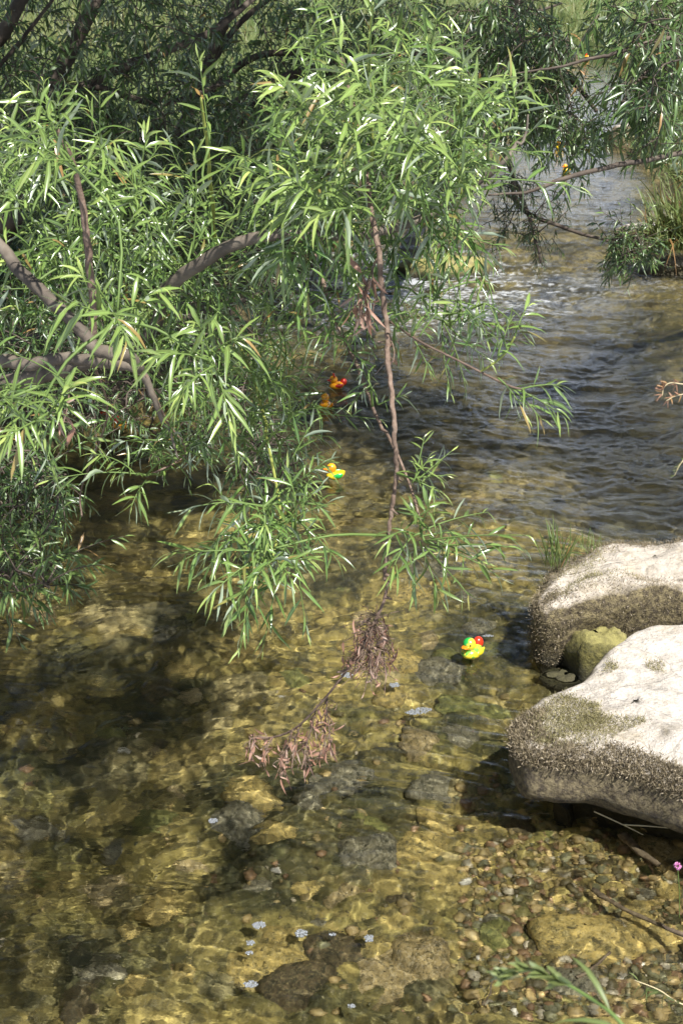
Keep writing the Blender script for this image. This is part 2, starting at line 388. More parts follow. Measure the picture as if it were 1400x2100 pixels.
class Tree:
    """one willow: limbs as tubes, twigs that lead from a limb to every leafy shoot, one foliage mesh"""
    def __init__(s, root): s.root = root; s.lv = Leaves(); s.tw = Tubes(); s.sk = []; s.cnt = 0
    def limb(s, name, pts, mat, k=9, n=None, rough=.07, stubs=False):
        p = np.array([np.append(q[:3] if isinstance(q[1], float) else P(*q[:3]), q[-1]) for q in pts]); c = spline(p, n or 8 * len(pts))
        c[:, :3] += np.cumsum(rs.normal(0, .0012, (len(c), 3)), 0) * (c[:, 3:] > .004)
        tb = Tubes(); tb.add(c[:, :3], np.maximum(c[:, 3], .0026 if name == 'hanging_bough' else .0012), k, rough)
        if stubs:                              # bud scars and broken stubs along the bare bough
            for q in range(40, 170, 9):
                dv = unit(rs.normal(0, 1, 3) * [1, 1, .3] + np.array([0, 0, -.4])); cb = c[q, :3]
                tb.add(np.array([cb, cb + dv * .008, cb + dv * rs.uniform(.011, .022)]), [.0055, .003, .0016], 6, .2)
        s.sk.append(c[:, :3])
        return tb.build(name, mat, s.root)
    def twig(s, base, maxd=.9):
        if not s.sk: return
        K = np.concatenate(s.sk); d = np.linalg.norm(K - base, axis=1); j = int(d.argmin())
        if d[j] > maxd or d[j] < .02: return
        a = K[j]; m = (a + base) / 2 + UP * d[j] * .10 + rs.normal(0, .06, 3) * d[j]
        c = spline([a, m, base], 7); s.tw.add(c, np.linspace(.0035, .0022, 7), 5)
        s.sk.append(c)
    def shoot(s, bx, by, tx, ty, d, dt=None, n=14, L=.09, attach=True, **kw):
        b, t = P(bx, by, d), P(tx, ty, d if dt is None else dt)
        if attach: s.twig(b)
        shoot(s.lv, s.tw, b, t, n=n, L=L, **kw); s.cnt += 1
    def fill(s, cx, cy, rx, ry, d0, d1, count, L, ln=(.11, .24), bias=(0, 0, .2), n=12, attach=True, **kw):
        lo = float(kw.pop('zmin', .06))
        for _ in range(count):
            while True:
                u, v = rs.uniform(-1, 1, 2)
                if u * u + v * v < 1: break
            b = P(cx + u * rx, cy + v * ry, rs.uniform(d0, d1))
            if b[2] < lo: continue
            d = unit(rs.normal(0, .7, 3) + np.array(bias)); t = b + d * rs.uniform(*ln); t[2] = max(t[2], lo * .5)
            if attach is True or (attach == 'some' and rs.rand() < .3): s.twig(b, .7)
            shoot(s.lv, s.tw, b, t, n=n, L=L, **kw); s.cnt += 1
    def crown(s, c, r, count, L):       # unseen upper crown added to shade what lies behind it, in metres
        for _ in range(count):
            b = np.array(c) + unit(rs.normal(0, 1, 3)) * rs.rand() ** .4 * np.array(r)
            shoot(s.lv, s.tw, b, b + unit(rs.normal(0, .6, 3) + np.array([0, 0, -.4])) * rs.uniform(.25, .45), n=12, L=L, wr=.19, nrand=.8, tone=(0, .7), k=4); s.cnt += 1
    def done(s, mat, seg=5, twmat=None):
        s.lv.build('foliage', mat, s.root, seg); s.tw.build('twigs', twmat or M_GSTEM, s.root)
        print(s.root.name, 'shoots', s.cnt, 'leaves', sum(len(r) for r in s.lv.r))

# ------------------------------------------------------------------ near willow leaning over the pool from the left
r = empty('willow_tree', (-2.6, 4.4, .5))
tag(r, 'sunlit near willow with pale bent limbs at left and long bare hanging bough', 'willow', 'willows along the stream')
W1 = Tree(r)
tr = W1.limb('trunk', [(-2.62, 4.4, .2, .14), (-2.5, 4.3, .9, .12), (-2.35, 4.1, 1.5, .10), (-2.4, 4.0, 2.3, .08), (-2.2, 4.0, 3.2, .05)], M_BARK, 14)
W1.limb('limb', [(-2.42, 4.15, 1.3, .05), (-1.5, 3.5, 1.75, .04), (-160, 420, 3.2, 0.0179), (-20, 500, 3.1, 0.0146), (45, 575, 3.05, 0.0140), (110, 632, 3.0, 0.0140), (165, 680, 3.0, 0.0140), (200, 722, 3.0, 0.0146), (262, 733, 3.05, 0.0140), (290, 762, 3.1, 0.0112)], M_BARK, 12)
W1.limb('limb', [(-2.48, 4.3, 1.0, .05), (-190, 730, 3.5, 0.0202), (-20, 735, 3.3, 0.0168), (60, 745, 3.25, 0.0157), (150, 735, 3.2, 0.0146), (250, 745, 3.15, 0.0134), (300, 770, 3.15, 0.0101), (340, 860, 3.2, 0.0045), (365, 940, 3.2, 0.0022)], M_BARK, 12)
W1.limb('limb', [(-2.45, 4.2, 1.2, .05), (-1.3, 3.6, 1.2, .03), (250, 720, 3.4, 0.0168), (340, 600, 3.25, 0.0162), (420, 543, 3.15, 0.0151), (500, 509, 3.1, 0.0140), (600, 496, 3.1, 0.0129), (740, 496, 3.2, 0.0118), (860, 468, 3.3, 0.0101), (960, 410, 3.25, 0.0078), (1040, 345, 3.2, 0.0056), (1075, 280, 3.2, 0.0034), (1082, 235, 3.2, 0.0022)], M_BARK, 12)
W1.limb('hanging_bough', [(700, 120, 3.2, 0.0071), (738, 240, 3.1, 0.0066), (752, 330, 3.05, 0.0064), (780, 480, 3.0, 0.0061), (795, 600, 3.0, 0.0060), (806, 740, 3.0, 0.0057), (817, 880, 3.0, 0.0054), (820, 980, 3.02, 0.0051), (812, 1090, 3.05, 0.0046), (796, 1190, 3.08, 0.0040), (778, 1255, 3.1, 0.0035), (730, 1345, 3.12, 0.0030), (672, 1425, 3.15, 0.0026), (610, 1490, 3.2, 0.0020), (560, 1512, 3.25, 0.0015), (512, 1515, 3.3, 0.0009)], M_TWIG, 9, n=220, rough=.22, stubs=True)
W1.limb('hanging_bough', [(640, 505, 3.45, 0.0054), (680, 620, 3.35, 0.0054), (725, 730, 3.3, 0.0048), (775, 850, 3.2, 0.0042), (818, 940, 3.1, 0.0036), (845, 1010, 3.05, 0.0027), (862, 1070, 3.0, 0.0024)], M_TWIG, 7)
W1.limb('hanging_bough', [(800, 660, 3.0, 0.0024), (860, 700, 2.95, 0.0024), (930, 735, 2.95, 0.0025), (985, 763, 2.95, 0.0024), (1040, 790, 2.9, 0.0018), (1075, 800, 2.9, 0.0012)], M_TWIG, 6)
W1.limb('hanging_bough', [(985, 763, 2.95, 0.0018), (1030, 730, 2.93, 0.0017), (1055, 690, 2.9, 0.0012)], M_YSTEM, 6)
W1.limb('upright_stem', [(190, 700, 3.0, .010), (188, 600, 2.95, .009), (178, 470, 2.9, .008), (150, 350, 2.85, .006), (115, 265, 2.8, .004)], M_TWIG, 7)
W1.limb('upright_stem', [(445, 530, 3.6, .006), (440, 420, 3.3, .0055), (425, 300, 3.1, .0045), (412, 200, 3.0, .003)], M_YSTEM, 6)
W1.limb('upright_stem', [(760, 330, 3.0, .005), (757, 200, 2.9, .0048), (757, 80, 2.85, .003), (765, 5, 2.8, .002)], M_YSTEM, 6)
W1.limb('upright_stem', [(945, 400, 3.15, .005), (943, 260, 3.05, .0045), (945, 150, 2.95, .003)], M_YSTEM, 6)
S = W1.shoot
# top of the hanging bough and the crown round it: bx by tx ty distance
for a in [(757, 150, 770, -10, 2.82, 12, .10), (757, 250, 757, 70, 2.9, 10, .11), (745, 260, 690, 70, 2.7, 12, .10), (700, 300, 560, 150, 2.6, 16, .10), (640, 260, 575, 170, 2.6, 9, .10), (740, 300, 660, 190, 2.6, 14, .11),
          (890, 320, 770, 235, 2.55, 14, .105), (820, 260, 720, 150, 2.6, 14, .11), (945, 250, 948, 60, 2.9, 13, .09), (1030, 260, 950, 140, 2.7, 15, .085), (1060, 250, 1040, 140, 2.75, 13, .085), (1040, 240, 1100, 150, 2.8, 11, .08),
          (900, 330, 830, 200, 2.7, 13, .10), (640, 420, 510, 350, 2.7, 15, .10), (700, 430, 640, 330, 2.7, 14, .10), (690, 440, 590, 360, 2.65, 15, .10), (760, 430, 650, 440, 2.65, 15, .10), (680, 400, 560, 450, 2.75, 15, .10),
          (720, 420, 700, 320, 2.7, 10, .10), (850, 400, 790, 300, 2.75, 13, .10), (960, 380, 900, 300, 2.85, 13, .095), (1000, 330, 1010, 220, 2.85, 13, .09), (900, 420, 960, 330, 2.85, 13, .09), (820, 330, 880, 250, 2.7, 13, .10)]:
    S(a[0], a[1], a[2], a[3], a[4], a[4] - .1, n=a[5] + 3, L=a[6], age=.25, arch=.06)
W1.fill(680, 380, 150, 110, 2.8, 3.3, 44, .095, bias=(-.2, -.4, .35), age=.08)
W1.fill(900, 320, 150, 140, 2.9, 3.6, 46, .085, bias=(.2, -.3, .3), age=.05)
W1.fill(760, 210, 200, 110, 2.8, 3.5, 34, .09, bias=(0, -.2, .7), age=.1)
W1.fill(860, 450, 130, 50, 3.15, 3.5, 18, .085, bias=(.1, -.1, -.7))
W1.fill(640, 470, 120, 60, 3.0, 3.5, 22, .085, bias=(-.1, -.3, -.4))
W1.fill(710, 640, 100, 70, 3.1, 3.4, 15, .065, ln=(.08, .16), bias=(0, -.3, -.2), n=9)
S(880, 640, 872, 520, 2.95, n=7, L=.10, age=.5); S(812, 640, 900, 545, 3.0, 2.9, n=5, L=.085, age=.5); S(800, 650, 850, 640, 2.95, n=8, L=.06); S(860, 690, 900, 640, 2.95, n=9, L=.06)
for a in [(840, 690, 890, 640), (850, 700, 880, 760), (830, 670, 800, 620), (760, 790, 720, 830), (770, 810, 740, 750), (775, 830, 830, 810), (690, 690, 620, 700), (700, 700, 650, 720), (720, 720, 760, 770), (660, 640, 600, 660), (670, 620, 590, 580)]:
    S(*a, 3.15, n=9, L=.06, age=.05)
for a in [(1060, 800, 1150, 790), (1050, 795, 1150, 850), (1040, 790, 1110, 860), (1020, 775, 1075, 850), (1055, 690, 1080, 630), (1040, 720, 1000, 620), (1020, 730, 1050, 650)]:
    S(*a, 2.9, n=9, L=.085, age=.12, arch=.12)
W1.fill(940, 620, 90, 55, 3.2, 3.8, 16, .07, ln=(.12, .24), bias=(.5, 0, -.3), tone=(0, .5))
for a in [(850, 985, 870, 895), (855, 985, 925, 925), (850, 980, 915, 975), (850, 985, 900, 1010), (845, 990, 880, 940)]:
    S(*a, 2.98, n=9, L=.055, age=.3)
for a in [(862, 1090, 1000, 1050), (870, 1110, 1085, 1098), (900, 1120, 1070, 1125), (880, 1120, 1025, 1185), (870, 1120, 960, 1220), (860, 1110, 905, 1230), (850, 1110, 850, 1215), (845, 1100, 800, 1180), (850, 1095, 795, 1115), (860, 1085, 880, 1030), (880, 1100, 985, 1150), (860, 1100, 930, 1090), (868, 1080, 840, 1040)]:
    S(*a, 2.95, rs.uniform(2.75, 3.05), n=11, L=.078, age=.12, arch=.10)
# left crown
for a in [(120, 290, 60, 180, 2.7), (140, 320, 120, 210, 2.75), (150, 340, 20, 260, 2.6), (160, 350, 230, 290, 2.7), (150, 330, 60, 330, 2.6), (430, 300, 408, 120, 3.0), (430, 420, 500, 330, 3.0), (435, 450, 350, 300, 3.0),
          (395, 520, 398, 300, 3.0), (290, 430, 200, 290, 2.8), (270, 420, 300, 270, 2.85), (330, 480, 260, 350, 2.8), (40, 350, 5, 230, 2.8), (60, 450, -10, 330, 2.7), (240, 660, 120, 620, 2.55), (240, 650, 160, 560, 2.6), (250, 650, 330, 590, 2.6),
          (230, 640, 260, 700, 2.55), (60, 880, -20, 790, 2.5), (80, 860, 10, 900, 2.5), (100, 850, 150, 790, 2.55), (430, 740, 310, 735, 2.55), (440, 750, 370, 810, 2.55), (430, 730, 500, 690, 2.6), (430, 730, 400, 660, 2.6), (440, 760, 470, 860, 2.6)]:
    S(*a[:4], a[4], a[4] - .08, n=15, L=.092, age=.22, arch=.08)
W1.fill(140, 400, 160, 150, 3.05, 3.6, 62, .088, bias=(-.2, -.4, .35), age=.08)
W1.fill(340, 540, 150, 105, 3.2, 3.9, 36, .085, bias=(.1, -.4, .35), age=.04)
W1.fill(90, 620, 150, 100, 3.15, 3.7, 26, .085, bias=(-.2, -.4, 0))
W1.fill(330, 650, 160, 90, 3.2, 3.7, 22, .085, bias=(.1, -.4, .0), age=.04)
W1.fill(400, 790, 110, 80, 3.1, 3.5, 12, .08, bias=(.1, -.3, -.2), age=.05)
W1.fill(90, 800, 100, 60, 2.7, 3.0, 14, .075, bias=(-.1, -.3, -.2), age=.08)
# low sprays over the pool
for a in [(300, 975, 100, 985, 3.3, .085), (280, 975, 190, 930, 3.3, .08), (300, 985, 270, 1040, 3.3, .075), (330, 975, 380, 900, 3.4, .065), (350, 960, 300, 900, 3.4, .06), (540, 1130, 345, 1135, 2.9, .095), (540, 1040, 380, 1045, 2.9, .09), (520, 1150, 430, 1225, 2.9, .09), (540, 1160, 470, 1260, 2.9, .085),
          (560, 1150, 640, 1150, 2.95, .08), (560, 1140, 600, 1190, 2.95, .08), (540, 1100, 520, 1200, 2.95, .08), (600, 1000, 680, 940, 3.0, .06), (610, 1010, 640, 985, 3.0, .055), (590, 1060, 640, 1010, 3.0, .07), (560, 1080, 630, 1070, 3.0, .08)]:
    S(*a[:4], a[4], a[4] - .06, n=14, L=a[5], age=.15, arch=.10)
W1.limb('hanging_bough', [(490, 700, 3.6, 0.0048), (530, 830, 3.4, 0.0042), (560, 960, 3.2, 0.0036), (575, 1060, 3.05, 0.0030), (560, 1140, 2.95, 0.0018)], M_YSTEM, 6)
W1.limb('hanging_bough', [(300, 770, 3.15, 0.0036), (340, 860, 3.3, 0.0030), (380, 930, 3.4, 0.0024), (300, 978, 3.35, 0.0018)], M_TWIG, 6)
W1.limb('hanging_bough', [(190, 740, 3.2, 0.0036), (220, 850, 3.4, 0.0024), (168, 1000, 3.6, 0.0018), (168, 1060, 3.6, 0.0009)], M_TWIG, 5)
W1.fill(540, 1080, 80, 80, 2.95, 3.3, 28, .078, bias=(-.1, -.3, -.1), ln=(.12, .26), age=.02)
W1.fill(540, 880, 62, 120, 3.3, 3.9, 30, .07, bias=(.05, -.2, .6), wr=.085, age=.08)
W1.fill(530, 740, 70, 60, 3.4, 4.0, 18, .07, bias=(0, -.2, .9), wr=.08, age=.15)
W1.fill(598, 830, 18, 60, 3.6, 4.0, 6, .06, bias=(0, -.1, .9), wr=.08, age=.15, ln=(.15, .3), n=9)
W1.fill(350, 900, 60, 40, 3.3, 3.7, 12, .055, bias=(0, -.2, .2), ln=(.1, .2))
W1.crown((-.35, 4.75, 3.05), (1.1, .95, .3), 620, .14); W1.crown((-1.9, 4.4, 3.1), (.9, .9, .4), 320, .15); W1.crown((.15, 6.2, 3.15), (.7, .6, .3), 240, .14)  # unseen leaf masses added above the view to shade the hollow
W1.done(M_NEAR, 5)
# withered leaf clusters on the hanging bough (parts)
def dead(pts, d, n, L, r_=.03, down=True):
    lv = Leaves(); tb = Tubes(); c = spline([P(x, y, d) for x, y in pts], 16); tb.add(c, .0016, 5)
    q = rs.randint(2, 16, n); b = c[q] + rs.normal(0, r_, (n, 3)) * np.array([1, 1, .5])
    tp = np.minimum(b + rs.normal(0, .008, (n, 3)) - UP * .01, 9)
    for i in range(n): tb.add(np.array([c[q[i] - 1], (c[q[i] - 1] + b[i]) / 2 + UP * .004, b[i]]), .0008, 4)
    dd = unit(rs.normal(0, .6, (n, 3)) + np.array([0, 0, -1.0])); Ls = L * rs.uniform(.5, 1.3, n)
    lv.add(b, dd, unit(rs.normal(0, 1, (n, 3))), Ls, Ls * rs.uniform(.10, .26, n), rs.normal(.1, .7, n), rs.uniform(0, 1, n) ** 1.3, rs.uniform(0, .5, n), 0, rs.normal(0, 2.2, n))
    o = lv.build('dead_leaves', M_DEAD, r, 5); tb.build('twigs', M_TWIG, o, ) if False else None
    tb.build('dead_twig', M_TWIG, r)
    return o
dead([(776, 1250), (762, 1300), (755, 1350), (760, 1385)], 3.1, 150, .028, .028)
dead([(770, 1270), (745, 1310), (735, 1370)], 3.1, 60, .026, .018)
dead([(770, 1262), (785, 1310), (788, 1370)], 3.12, 35, .03, .018)
for pts, n in [([(560, 1512), (530, 1512), (512, 1520), (516, 1560)], 18), ([(600, 1495), (590, 1530), (575, 1560), (580, 1590)], 34), ([(560, 1512), (545, 1540), (540, 1570)], 20), ([(650, 1445), (640, 1490), (628, 1530), (626, 1575)], 32),
               ([(672, 1425), (668, 1470), (665, 1520), (655, 1560)], 32), ([(668, 1430), (675, 1500), (680, 1545)], 20), ([(620, 1480), (605, 1520), (598, 1580)], 22)]:
    dead(pts, 3.2, int(n * 1.2), .030, .008)
dead([(772, 535), (752, 580), (742, 620), (738, 655)], 2.88, 42, .05, .014)
dead([(800, 690), (808, 720), (806, 740)], 3.0, 7, .03, .008)
dead([(142, 800), (140, 830), (130, 870)], 2.6, 12, .035, .010)

# ------------------------------------------------------------------ willows behind, on the left bank
def back_willow(label, root, limbs, fills, mat, seg=3, shade_crowns=()):
    r = empty('willow_tree', root); tag(r, label, 'willow', 'willows along the stream'); T = Tree(r)
    for i, l in enumerate(limbs): T.limb('trunk' if i == 0 else 'limb', l, M_BARKD, 9)
    for f in fills:
        f = dict(f); a = f.pop('a'); T.fill(*a, **f)
    for c in shade_crowns: T.crown(*c)
    T.done(mat, seg, M_BARKD); return T
back_willow('shaded willow low on the left bank with its dark roots beside the pool', (-2.1, 6.6, .4),
    [[(-2.2, 6.7, .2, .09), (-2.0, 6.5, .7, .07), (-1.7, 6.2, 1.1, .05), (-1.4, 6.0, 1.3, .03)], [(-2.0, 6.5, .7, .04), (120, 820, 5.4, .03), (330, 800, 5.3, .015)], [(-2.0, 6.5, .6, .04), (200, 700, 5.6, .03), (400, 650, 5.8, .015), (560, 600, 6.2, .008)]],
    [dict(a=(50, 1000, 90, 110, 4.2, 4.8, 75, .07), wr=.15, bias=(.1, -.3, -.1), tone=(0, .8)), dict(a=(50, 1170, 75, 50, 3.9, 4.4, 42, .075), wr=.15, bias=(.3, -.4, .5), age=.3, tone=(.5, 1)), dict(a=(120, 780, 160, 90, 4.8, 5.5, 93, .06), wr=.15, bias=(0, -.2, 0), tone=(0, .5)),
     dict(a=(380, 830, 150, 80, 4.6, 5.4, 68, .058), wr=.15, bias=(.2, -.2, -.1), tone=(0, .6)), dict(a=(350, 700, 200, 80, 5.0, 6.2, 112, .06), wr=.15, bias=(0, -.2, .2), tone=(0, .6)), dict(a=(130, 650, 180, 80, 4.4, 5.8, 100, .06), wr=.15, bias=(0, -.2, .2)),
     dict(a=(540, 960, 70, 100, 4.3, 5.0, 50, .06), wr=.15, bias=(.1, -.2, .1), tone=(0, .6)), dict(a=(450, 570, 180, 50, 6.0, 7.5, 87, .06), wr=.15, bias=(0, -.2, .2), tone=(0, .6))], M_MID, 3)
back_willow('dark thicket willow at the upper left with thick leaning bare trunks', (-3.6, 9.6, 0.3850),
    [[(-3.7, 9.8, .4, 0.0715), (-40, 520, 7.6, 0.0605), (60, 300, 7.4, 0.0495), (130, 130, 7.3, 0.0440), (185, 20, 7.3, 0.0385), (240, -140, 7.3, 0.0275)],
     [(20, 400, 7.5, 0.0495), (110, 250, 7.4, 0.0413), (200, 165, 7.5, 0.0330), (320, 118, 7.7, 0.0275), (430, 70, 8.0, 0.0220), (540, -20, 8.2, 0.0165)],
     [(-60, 130, 7.0, 0.0440), (10, 60, 7.0, 0.0385), (50, -20, 7.0, 0.0330), (90, -100, 7.0, 0.0275)],
     [(60, 215, 7.2, 0.0193), (180, 180, 7.4, 0.0193), (330, 215, 7.6, 0.0165), (470, 170, 7.8, 0.0110)], [(-20, 160, 6.8, 0.0110), (60, 60, 6.9, 0.0099), (130, -30, 7, 0.0066)], [(-10, 300, 7.2, 0.0165), (150, 255, 7.4, 0.0154), (260, 300, 7.6, 0.0110), (330, 250, 7.8, 0.0055)]],
    [dict(a=(180, 60, 260, 130, 6.6, 8.4, 270, 0.084), wr=.21, nrand=.7, attach='some', bias=(0, -.1, -.3), tone=(0, .8)), dict(a=(330, 260, 250, 120, 6.8, 8.8, 330, 0.084), wr=.21, nrand=.7, attach='some', bias=(0, -.1, -.3), tone=(0, .7)), dict(a=(60, 260, 160, 120, 6.2, 7.6, 150, 0.078), wr=.21, nrand=.7, attach='some', bias=(0, -.1, -.1), tone=(0, .7)),
     dict(a=(320, 430, 260, 100, 6.6, 8.4, 240, 0.078), wr=.21, nrand=.7, attach='some', bias=(0, -.1, -.1), tone=(0, .6))], M_MID, 2,
    [((-1.2, 6.3, 4.0), (2.1, 1.5, .7), 1300, .17)])
back_willow('tangled willow behind the crown with long level dark limbs over the stream', (-1.2, 13, 0.3850),
    [[(-1.3, 13.2, .4, 0.0660), (330, 380, 10.2, 0.0550), (400, 200, 9.8, 0.0440), (450, 60, 9.6, 0.0385), (520, -80, 9.6, 0.0275)],
     [(360, 300, 10.0, 0.0385), (520, 190, 9.6, 0.0303), (700, 120, 9.4, 0.0275), (860, 110, 9.3, 0.0193), (1000, 60, 9.2, 0.0138), (1150, 5, 9.2, 0.0083)],
     [(400, 220, 9.8, 0.0275), (520, 120, 9.7, 0.0248), (640, 112, 9.6, 0.0193), (760, 118, 9.5, 0.0110)],
     [(420, 330, 10.0, 0.0330), (560, 180, 9.8, 0.0275), (660, 150, 9.6, 0.0220), (790, 200, 9.4, 0.0165), (900, 260, 9.2, 0.0110)], [(400, 200, 9.8, 0.0275), (480, 60, 9.8, 0.0220), (600, -40, 9.8, 0.0165)]],
    [dict(a=(560, 90, 240, 130, 8.8, 11.0, 330, 0.096), wr=.21, nrand=.7, attach='some', bias=(0, -.1, -.4), tone=(0, .9)), dict(a=(520, 330, 190, 130, 9.0, 11.5, 280, 0.090), wr=.21, nrand=.7, attach='some', bias=(0, -.1, -.3), tone=(0, .6)), dict(a=(820, 90, 200, 120, 8.6, 10.5, 230, 0.096), wr=.21, nrand=.7, attach='some', bias=(0, -.1, -.5), tone=(.1, .9)),
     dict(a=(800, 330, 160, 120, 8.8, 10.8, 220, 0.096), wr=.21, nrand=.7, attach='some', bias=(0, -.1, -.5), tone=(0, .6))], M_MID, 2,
    [((.4, 8.2, 4.1), (1.6, 1.6, .7), 1000, .17), ((-1.3, 9.6, 4.4), (2.2, 1.8, .8), 1200, .18)])
back_willow('drooping dark green willow hanging over the bend of the stream in the upper middle', (1.3, 15.5, .6),
    [[(1.2, 15.8, .3, .10), (960, 260, 8.6, .06), (1010, 120, 7.2, .045), (1060, 0, 6.8, .035), (1100, -90, 6.8, .02)],
     [(1000, 150, 7.4, .03), (1080, 130, 6.6, .022), (1160, 160, 6.2, .015), (1220, 230, 6.0, .008)], [(960, 260, 8.4, .03), (1040, 330, 7.0, .016), (1060, 420, 6.6, .012), (1150, 470, 6.4, .009), (1262, 505, 6.3, .006)],
     [(1040, 330, 7.0, .012), (1090, 460, 6.6, .009), (1110, 540, 6.5, .005)]],
    [dict(a=(1030, 120, 130, 140, 5.8, 7.2, 285, .085), wr=.15, attach='some', bias=(0, -.2, -.9), tone=(0, .7)), dict(a=(1120, 170, 65, 115, 5.6, 6.6, 75, .08), wr=.15, attach='some', bias=(.1, -.2, -.9), tone=(0, .8)), dict(a=(1170, 265, 50, 50, 5.4, 6.2, 30, .085), wr=.15, attach='some', bias=(.7, -.3, -.5), age=.12),
     dict(a=(1050, 420, 45, 80, 6.3, 6.9, 45, .045), wr=.15, attach='some', bias=(.1, -.1, -.7), ln=(.1, .2), tone=(0, .4)), dict(a=(1108, 440, 40, 60, 6.2, 6.8, 27, .045), wr=.15, attach='some', bias=(.1, -.1, -.7), ln=(.1, .2), tone=(0, .4)),
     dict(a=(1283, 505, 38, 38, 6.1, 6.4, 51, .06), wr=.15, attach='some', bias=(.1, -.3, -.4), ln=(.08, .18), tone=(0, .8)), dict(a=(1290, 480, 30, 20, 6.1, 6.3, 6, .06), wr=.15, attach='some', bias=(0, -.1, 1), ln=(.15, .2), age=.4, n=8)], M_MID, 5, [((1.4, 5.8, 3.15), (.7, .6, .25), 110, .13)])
back_willow('willow reaching in from the right edge above the stream with two thin level branches', (4.4, 9.2, .6),
    [[(4.5, 9.4, .3, .09), (1640, 300, 8.0, .06), (1600, 100, 6.5, .045), (1560, -60, 6.0, .03)],
     [(1620, 240, 7.4, .022), (1480, 285, 5.6, .012), (1400, 308, 5.2, .010), (1320, 328, 5.0, .0095), (1240, 345, 4.9, .009), (1150, 370, 4.8, .008), (1080, 392, 4.8, .006), (1000, 400, 4.8, .003)],
     [(1600, 60, 6.5, .018), (1450, 70, 5.4, .012), (1350, 80, 5.0, .009), (1270, 105, 4.9, .007), (1200, 122, 4.9, .006), (1110, 142, 4.9, .004), (1000, 160, 4.9, .002)], [(1420, 70, 5.3, .008), (1330, 140, 5.1, .006), (1270, 215, 5.0, .003)]],
    [dict(a=(1345, 95, 75, 80, 4.7, 5.6, 75, .085), wr=.15, attach='some', bias=(-.2, -.2, -.9), tone=(0, .8)), dict(a=(1305, 190, 40, 50, 4.7, 5.3, 24, .08), wr=.15, attach='some', bias=(-.5, -.2, -.8), tone=(0, .5)), dict(a=(1385, 230, 50, 80, 4.9, 5.8, 54, .08), wr=.15, attach='some', bias=(-.2, -.3, -.3), age=.15),
     dict(a=(1330, 20, 110, 45, 4.9, 5.8, 51, .09), wr=.15, attach='some', bias=(-.2, -.2, -.2), tone=(0, .9))], M_MID, 5)

# ------------------------------------------------------------------ boulders
def rock_mat(name, pale, mossy, dark, edge):
    t = NT(name); s = t.n('SeparateXYZ'); t.l(t.n('NewGeometry').outputs['Normal'], s.inputs[0])
    n1 = t.noise(3.0, 6, .6); n2 = t.noise(22, 5, .7)
    k = t.math('ADD', t.math('MULTIPLY', s.outputs[2], 1.0), t.math('MULTIPLY', t.math('SUBTRACT', n1, .5), 1.3))
    p = t.mix(t.ramp(n2, [(.42, 0), (.62, .75)]), pale, tuple(c * .58 for c in pale))
    v = t.n('TexVoronoi', feature='DISTANCE_TO_EDGE'); v.inputs['Scale'].default_value = 4.5; t.l(t.mix(.12, t.coord(), t.n('TexNoise', i_Scale=5.0).outputs['Color']), v.inputs[0])
    p = t.mix(t.ramp(v.outputs['Distance'], [(0, .6), (.012, 0)]), p, tuple(c * .35 for c in pale))
    p = t.mix(t.ramp(t.noise(7, 5, .7), [(.52, 0), (.68, .5)]), p, (.36, .29, .17))
    m = t.mix(t.ramp(t.noise(55, 4, .7), [(.4, 0), (.62, 1)]), dark, mossy)
    c = t.mix(t.ramp(k, [(edge - .12, 0), (edge + .10, 1)]), m, p)
    c = t.mix(t.ramp(t.noise(120, 3, .7), [(.34, .4), (.42, 0)]), c, (.10, .08, .055))
    sp = t.n('SeparateXYZ'); t.l(t.n('NewGeometry').outputs['Position'], sp.inputs[0])
    c = t.mix(t.ramp(sp.outputs[2], [(.02, .85), (.075, 0)]), c, (.035, .032, .018))
    t.col(c); t.set(Roughness=.85)
    t.bump(t.math('ADD', t.noise(38, 8, .7), t.math('MULTIPLY', t.noise(9, 5), 1.2)), 1.0, .018); return t.m
M_RA = rock_mat('mossy_limestone', (.62, .55, .46), (.22, .18, .09), (.055, .042, .025), .80)
M_RB = rock_mat('pale_limestone', (.64, .58, .50), (.22, .18, .10), (.07, .055, .035), .80)
M_RO = rock_mat('olive_stone', (.30, .27, .09), (.19, .17, .05), (.07, .065, .02), .5)
M_MOSS = leaf_mat('dry_moss', (.045, .034, .02), (.15, .12, .06), (.44, .37, .27), (.2, .16, .09), .15, .8)
M_MOSSG = leaf_mat('green_moss', (.10, .10, .03), (.24, .21, .08), (.40, .35, .20), (.2, .18, .08), .2, .8)
